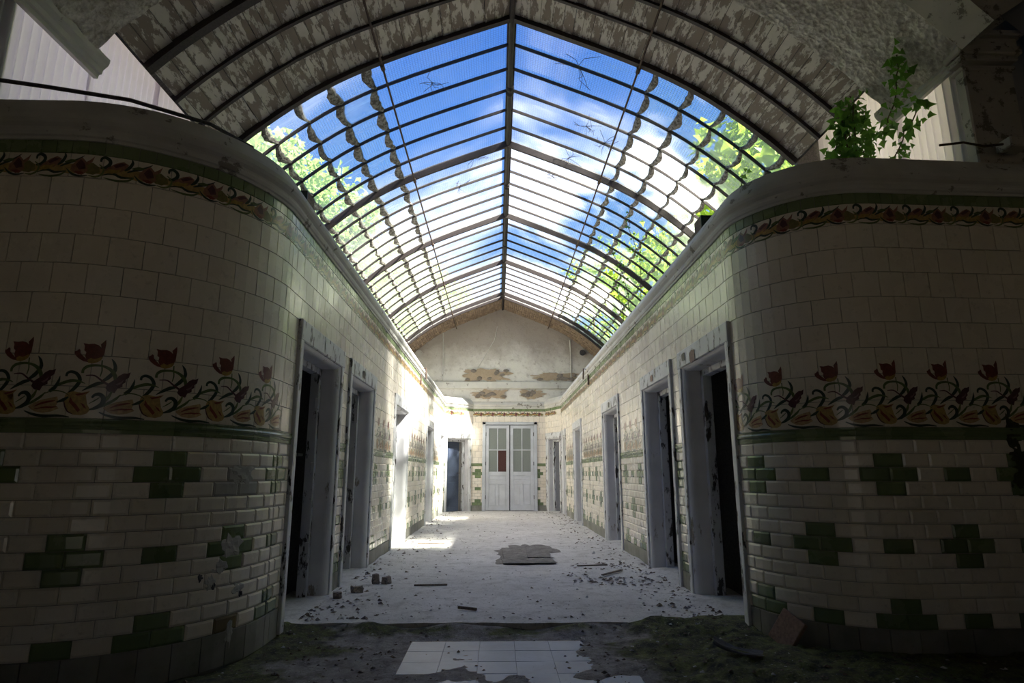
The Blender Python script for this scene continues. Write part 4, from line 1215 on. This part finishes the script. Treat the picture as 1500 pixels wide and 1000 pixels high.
# ------------------------------------------------------------------ things
# beam ends on the cornice
def beam_stub(x, y, rz, label):
    r = empty('beam_stub', (x, y, 3.05), rz); tag(r, label, 'timber')
    mb = MB(); mb.cbox(-.05, .05, -.09, .09, 0, .14, .006); mb.build('block', ['dust_stick'], r)
    mb = MB(); mb.cbox(-.052, .052, -.10, -.085, .004, .136, .003); mb.build('end_face', 'dark_green_paint', r)
    mb = MB(); mb.cbox(-.04, .04, .09, .34, 0, .07, .006); mb.build('batten', 'dust_stick', r)
beam_stub(-1.56, 4.62, 0.0, 'dark-ended timber block on the left cornice')
beam_stub(1.80, 5.02, 0.0, 'dark-ended timber block on the right cornice')
# iron brackets on the frieze
for side, W in ((-1, WL), (1, WR)):
    r = empty('iron_bracket', (side * W, 11.2, 2.6)); tag(r, 'small rusty iron bracket on the %s wall frieze' % ('left' if side < 0 else 'right'), 'bracket')
    mb = MB(); mb.cbox(-.012 - .0, .012, -.03, .03, 0, .30, .004, Matrix.Translation((-side * .015, 0, 0))); mb.build('plate', 'rust', r)
    mb = MB(); mb.tube([(-side * .02, 0, .28), (-side * .10, 0, .30), (-side * .11, 0, .10)], .014, 6); mb.build('hook', 'rust', r)
# leaning terracotta tile
r = empty('leaning_tile', (1.685, 3.91, .005), math.radians(-60)); tag(r, 'terracotta floor tile leaning against the right rounded wall', 'tile')
mb = MB(); mb.cbox(-.085, .085, -.016, .016, 0, .19, .004, Matrix.Rotation(math.radians(-22), 4, 'X') @ Matrix.Rotation(.42, 4, 'Y')); mb.build('slab', 'terracotta', r)
# board leaning inside the first right doorway, shelf bar inside the first left doorway
r = empty('leaning_board', (2.02, 4.50, 0), 0.2); tag(r, 'round-topped board leaning inside the first right doorway', 'board')
mb = MB(); M = Matrix.Rotation(math.radians(-5), 4, 'Y') @ Matrix.Rotation(math.radians(4), 4, 'X'); mb.cbox(-.07, .07, -.015, .015, 0, .72, .006, M); mb.cbox(-.05, .05, -.015, .015, .70, .76, .006, M); mb.build('plank', 'dust_stick', r)
r = empty('wall_shelf', (-2.2, 5.60, 1.15)); tag(r, 'thin white shelf on the partition inside the first left doorway', 'shelf')
mb = MB(); mb.cbox(-.45, .45, -.12, .05, 0, .025, .004); mb.build('shelf_board', 'casing_paint', r)
for x in (-.35, .35):
    mb = MB(); mb.cbox(x - .01, x + .01, -.10, .05, -.1, 0, .003); mb.build('bracket', 'iron', r)
# broken bricks by the second left doorway
for k, (x, y, sx, sy, sz, rz, lb) in enumerate(((-1.12, 6.02, .030, .028, .045, .3, 'dusty upright brick stump standing by the second left doorway'), (-1.02, 6.04, .036, .03, .032, 1.0, 'smaller broken brick beside the upright brick stump'),
        (-1.20, 5.62, .042, .036, .026, .5, 'low broken brick on the floor by the left wall'), (-1.30, 5.36, .034, .03, .026, .2, 'smallest brick lump at the foot of the left wall'))):
    bm = bmesh.new(); bmesh.ops.create_cube(bm, size=2); bmesh.ops.bevel(bm, geom=list(bm.edges), offset=.12, segments=1, affect='EDGES')
    bmesh.ops.subdivide_edges(bm, edges=bm.edges[:], cuts=2, use_grid_fill=True)
    for v_ in bm.verts:
        q = 1 + .28 * noise.fractal(v_.co * .9 + Vector((k * 3.7, 1, 2)), .8, 2.0, 3)
        v_.co = Vector((v_.co.x * sx * q, v_.co.y * sy * q, max(-sz, v_.co.z * sz * q)))
    me = bpy.data.meshes.new('broken_brick'); bm.to_mesh(me); bm.free(); me.materials.append(MATS['brick_red'])
    o = link('broken_brick', me); o.location = (x, y, sz + .002); o.rotation_euler = (0, 0, rz); tag(o, lb, 'brick')
def stick(x, y, L, rz, label, th=.012, wd=.03):
    r = empty('wood_strip', (x, y, .006), rz); tag(r, label, 'wood strip')
    mb = MB(); mb.cbox(-L/2, L/2, -wd/2, wd/2, 0, th, .003); mb.build('strip', 'dust_stick', r)
stick(-.60, 5.92, .30, .05, 'flat dark wood strip on the dusty floor left of centre')
stick(1.18, 6.6, .42, .9, 'thin splintered strip on the floor by the right wall')
stick(1.05, 7.1, .35, .2, 'pale strip among the litter by the right wall')
stick(-.95, 9.3, .40, -.1, 'dark strip at the foot of the third left doorway')
stick(-.22, 4.9, .16, -.5, 'short curled bark strip on the near corridor floor', .02, .02)
r = empty('sole_scrap', (1.34, 3.66, .026), -0.5); tag(r, 'curled dark rubber scrap lying on the moss', 'scrap')
mb = MB(); mb.grid([[(-.13 + .26 * i / 10, y * (.035 + .012 * math.sin(i * .9)), .012 + .05 * (1 - i / 10) ** 3 + .006 * abs(y) + dz) for y in (-1, -.5, 0, .5, 1)] for i in range(11) for dz in (0,)])
mb.grid([[(-.13 + .26 * i / 10, y * (.035 + .012 * math.sin(i * .9)), -.004 + .05 * (1 - i / 10) ** 3) for y in (1, .5, 0, -.5, -1)] for i in range(11)])
mb.build('scrap_body', 'rubber', r, smooth=True)
r = empty('cable_junction', (3.30, 3.56, 3.055), .05); tag(r, 'dusty junction box with loose cable on the right cornice', 'junction box')
mb = MB(); mb.cbox(-.02, .12, -.06, .06, 0, .07, .008); mb.build('box', 'pier_plaster', r)
mb = MB(); mb.tube([(-.02, 0, .04), (-.15, .0, .02), (-.3, -.01, .035), (-.45, .01, .02)], .008, 6); mb.build('cable', 'stem_brown', r)
r = empty('loose_cable', (-2.6, 3.05, 3.06)); tag(r, 'black cable lying along the left cornice top', 'cable')
mb = MB(); mb.tube([(-.50, -.12, .05), (-.2, -.02, .045), (.1, .03, .03), (.5, .12, .015), (.85, .35, .01), (1.0, .62, .008)], .012, 6); mb.build('cord', 'rubber', r)

# litter: uncountable chips, and torn-up patch in the middle of the floor
rc = random.Random(99); mb = MB()
CLEAR = [(-1.12, 6.02, .06), (-1.02, 6.04, .06), (-1.20, 5.62, .07), (-1.30, 5.36, .06), (-.60, 5.92, .18), (1.18, 6.6, .24), (1.05, 7.1, .2), (-.95, 9.3, .24), (-.22, 4.9, .12), (1.685, 3.91, .22), (1.34, 3.66, .18), (.20, 8.1, .2), (.52, 8.3, .2), (.36, 7.4, .3)]
def chip(x, y, z, s_):
    if any((x - a) ** 2 + (y - b) ** 2 < r_ * r_ for a, b, r_ in CLEAR): return
    if y > 4.55: x = max(-WL + .05, min(WR - .05, x))
    a = rc.uniform(0, 2 * PI); h = s_ * rc.uniform(.2, .6); k = rc.choice((0, 0, 0, 1, 2))
    pts = [(x + math.cos(a + t_) * s_ * rc.uniform(.5, 1), y + math.sin(a + t_) * s_ * rc.uniform(.5, 1)) for t_ in (0, 1.7, 3.1, 4.6)]
    b = len(mb.v); mb.v += [(p[0], p[1], z) for p in pts] + [(x + rc.uniform(-.3, .3) * s_, y + rc.uniform(-.3, .3) * s_, z + h)]
    for i in range(4): mb.f.append((b + i, b + (i + 1) % 4, b + 4)); mb.mi.append(k)
CLEAR += [(.36, 8.2 + d_, .5) for d_ in (-.9, -.45, 0, .45, .9)]
for k in range(1900):
    y = 4.6 + 12.2 * rc.random() ** 1.5
    if rc.random() < .55:
        sd = rc.choice((-1, 1)); e_ = abs(rc.gauss(0, .28)); x = -WL + e_ if sd < 0 else WR - e_
    else: x = rc.uniform(-WL, WR)
    s_ = rc.choice((.006, .008, .01, .014, .022)) * (1.5 if abs(x - CX) > 1.0 else 1)
    chip(x, y, .003, s_)
for k in range(260): chip(rc.gauss(1.12, .22), rc.uniform(5.9, 7.4), .004, rc.choice((.01, .018, .03)))
o = mb.build('floor_litter', ['dust_stick', 'white_chip', 'brick_red']); tag(o, 'scattered plaster chips and litter over the corridor floor', 'litter', kind='stuff')
mb = MB()
for k in range(1500):
    x = rc.uniform(-2.2, 2.8); y = rc.uniform(2.9, 4.5)
    if math.hypot(x + WL + RL, y - YL) < RL + .06 or math.hypot(x - WR - RR, y - YR) < RR + .06 or (x > WR + RR and y > 3.5) or (x > 1.66 and y > 4.25): continue
    if -.6 < x < .5 and rc.random() < .7: continue
    chip(x, y, lobby_h(x, y) + .002, rc.choice((.006, .009, .014, .02)))
o = mb.build('lobby_litter', ['dust_stick', 'white_chip', 'stem_brown']); tag(o, 'crumbs of soil and plaster on the lobby floor', 'litter', kind='stuff')
mb = MB(); ring = []
for k in range(60):
    a = 2 * PI * k / 60; q = 1 / max(abs(math.cos(a)), abs(math.sin(a))) ** .8 * (.9 + .35 * noise.fractal((math.cos(a) * 2.5, math.sin(a) * 2.5, 6.0), .7, 2.1, 4))
    ring.append((.36 + math.cos(a) * q * .40, 8.2 + math.sin(a) * q * 1.05))
mb.v.append((.36, 8.2, .014)); mb.v += [(x, y, -.004) for x, y in ring]; mb.v += [(.36 + (x - .36) * .8, 8.2 + (y - 8.2) * .85, .012) for x, y in ring]
for k in range(60):
    k2 = (k + 1) % 60; mb.f += [(1 + k, 1 + k2, 61 + k2, 61 + k), (61 + k, 61 + k2, 0)]; mb.mi += [0, 0]
o = mb.build('dirt_heap', 'lobby_dirt'); tag(o, 'thin spread of dark dirt around the loose floor slabs', 'dirt', kind='stuff')
# sunken torn-up patch with loose floor slabs
for k, (x, y, sx, sy, rz) in enumerate(((.20, 8.1, .13, .55, .02), (.52, 8.3, .14, .6, -.03), (.36, 7.4, .3, .18, .05))):
    mb = MB(); mb.cbox(-sx, sx, -sy, sy, 0, .010, .003)
    o = mb.build('loose_slab', 'lobby_dirt'); o.location = (x, y, .0135); o.rotation_euler = (0, 0, rz); tag(o, ('long dirty slab', 'wider dirty slab', 'short crosswise dirty slab')[k] + ' in the torn-up patch of floor', 'slab')

# ------------------------------------------------------------------ ivy and outdoor trees
def leaf_shape(mb, p, d, n, s_, mi=0):
    d = d.normalized(); sd = d.cross(n)
    if sd.length < 1e-3: sd = d.orthogonal()
    sd.normalize(); up = sd.cross(d) * s_ * .15
    pts = [p, p + d * s_ * .25 + sd * s_ * .48 + up, p + d * s_ * .55 + sd * s_ * .22, p + d * s_ - up, p + d * s_ * .55 - sd * s_ * .22, p + d * s_ * .25 - sd * s_ * .48 + up]
    mb.quad(pts, mi)
def ivy(root_loc, label, strands, nleaf, seed, size):
    rg = random.Random(seed); r = empty('ivy_plant', root_loc); tag(r, label, 'ivy')
    ms = MB(); ml = MB()
    for st in strands:
        pts = [Vector(p) for p in st]; fine = []
        for a, b in zip(pts, pts[1:]):
            for i in range(4): fine.append(a.lerp(b, i / 4) + Vector((rg.gauss(0, .012), rg.gauss(0, .012), rg.gauss(0, .012))))
        fine.append(pts[-1]); ms.tube(fine, .005, 5)
        for k in range(nleaf):
            p = rg.choice(fine) + Vector((rg.gauss(0, .035), rg.gauss(0, .05), rg.gauss(0, .035)))
            leaf_shape(ml, p, Vector((rg.gauss(0, .6), rg.gauss(-.2, .5), rg.gauss(-.7, .4))), Vector((rg.gauss(0, .5), -1, rg.gauss(0, .5))), size * rg.uniform(.6, 1.25))
    ms.build('stem', 'stem_brown', r); o = ml.build('foliage', 'ivy_leaf', r); o['kind'] = 'stuff'
ivy((2.98, 4.55, 3.05), 'green ivy hanging down over the right corrugated sheet',
    [[(.0, .0, .0), (.02, .05, .35), (-.02, .0, .8), (-.06, -.05, 1.02)], [(.05, -.05, .0), (.0, .0, .4), (-.08, .05, .75), (-.12, .05, .95)],
     [(-.06, .1, .9), (-.16, .1, .6), (-.2, .12, .25), (-.2, .15, .05)], [(.02, -.1, .1), (.1, -.2, .3), (.12, -.4, .5), (.1, -.6, .62)], [(.0, 0, .5), (.08, -.25, .6), (.02, -.5, .85), (-.02, -.6, 1.0)],
     [(-.02, .02, .95), (-.1, .1, .7), (-.12, .1, .4)], [(-.05, .05, .9), (-.02, .1, .6), (-.06, .1, .3)], [(.04, .0, .85), (.06, .0, .5), (.0, .02, .2)]], 95, 3, .07)
ivy((2.42, 5.55, 3.05), 'small bright ivy sprig at the edge of the glass above the right cornice',
    [[(0, 0, 0), (.03, 0, .25), (-.02, 0, .55), (.0, 0, .85)], [(.05, 0, 0), (.1, 0, .3), (.05, 0, .6)]], 45, 8, .06)
ivy((2.30, 9.4, 3.55), 'dead dark creeper climbing under the right glass',
    [[(0, 0, .2), (-.05, -.15, .5), (-.12, -.4, .8), (-.3, -.55, 1.15), (-.32, -.75, 1.3)], [(0, .9, .2), (-.1, .7, .6), (-.25, .5, .95), (-.4, .3, 1.15)], [(.05, 1.6, .2), (-.1, 1.4, .7), (-.2, 1.2, .9)]], 22, 12, .05)

def tree(loc, h, rx, nleaf, seed, label, mat, size):
    rg = random.Random(seed); r = empty('tree', loc); tag(r, label, 'tree', 'trees outside the glass roof')
    mb = MB(); mb.tube([(0, 0, 0), (.15, .1, h * .3), (-.1, .1, h * .6), (0, 0, h * .9)], [.25, .2, .13, .04], 8); tips = []
    for k in range(12):
        z = h * rg.uniform(.3, .8); a = rg.uniform(0, 2 * PI); L = rx * rg.uniform(.5, .9)
        e_ = Vector((math.cos(a) * L, math.sin(a) * L, z + L * .5)); tr_ = z / h; tx_ = .15 - .25 * (tr_ - .3) / .3 if tr_ < .6 else -.1 + .1 * (tr_ - .6) / .3; mb.tube([(tx_, .1 if tr_ < .6 else .1 - .1 * (tr_ - .6) / .3, z), (e_.x * .5, e_.y * .5, z + L * .18), e_], [.07, .045, .015], 5); tips.append(e_)
    mb.build('trunk', 'stem_brown', r)
    ml = MB(); cl = []
    for k in range(42):
        t_ = rg.uniform(.22, 1.0); rr2 = rx * math.sqrt(max(.05, 1 - ((t_ - .55) / .5) ** 2)); a = rg.uniform(0, 2 * PI); q = rr2 * math.sqrt(rg.random())
        cl.append((Vector((math.cos(a) * q, math.sin(a) * q, h * t_)), rx * rg.uniform(.25, .42)))
    for k in range(nleaf):
        c_, rad = rg.choice(cl); v_ = Vector((rg.gauss(0, 1), rg.gauss(0, 1), rg.gauss(0, 1))).normalized() * rad * rg.random() ** .4
        leaf_shape(ml, c_ + v_, Vector((rg.gauss(0, 1), rg.gauss(0, 1), rg.gauss(-.3, .8))), Vector((rg.gauss(0, 1), rg.gauss(0, 1), rg.gauss(0, 1))), size * rg.uniform(.7, 1.3))
    o = ml.build('foliage', mat, r); o['kind'] = 'stuff'
for k, (x, y, h, rx) in enumerate(((-8.5, 12.4, 11.5, 3.4), (-8.2, 20.5, 12.5, 3.5), (-8.4, 29.4, 14.0, 3.8), (-7.8, 38.2, 15.5, 4.2), (-6.6, 48.5, 18.0, 4.8), (-1.0, 61, 17.0, 6.5))):
    tree((x, y, -.1), h, rx, 15000, 40 + k, ('first', 'second', 'third', 'fourth', 'fifth', 'last')[k] + ' pale green tree outside the left glass slope, counting from the boarded vault', 'pale_leaf', .26)
for k, (x, y, h, rx) in enumerate(((8.2, -5.6, 18.5, 2.8), (8.0, 1.7, 17.0, 2.8), (7.8, 7.4, 14.5, 2.7), (7.4, 13.0, 10.5, 2.7), (8.2, 19.2, 11.0, 2.9), (8.0, 27.4, 12.0, 3.3), (8.2, 35, 14.0, 4.2), (7.5, 46, 16.5, 5.0))):  # first three are unseen additions that block and dapple the sun
    tree((x, y, -.1), h, rx, (6500, 6500, 4000)[k] if k < 3 else 3600, 60 + k, ('first', 'second', 'third', 'fourth', 'fifth', 'sixth', 'seventh', 'last')[k] + ' bright green tree outside the right glass slope, counting from the boarded vault', 'tree_leaf', .30)
mb = MB(); mb.box(-90, 90, -60, 120, -.6, -.25); struct(mb.build('ground', 'grass_ground'))
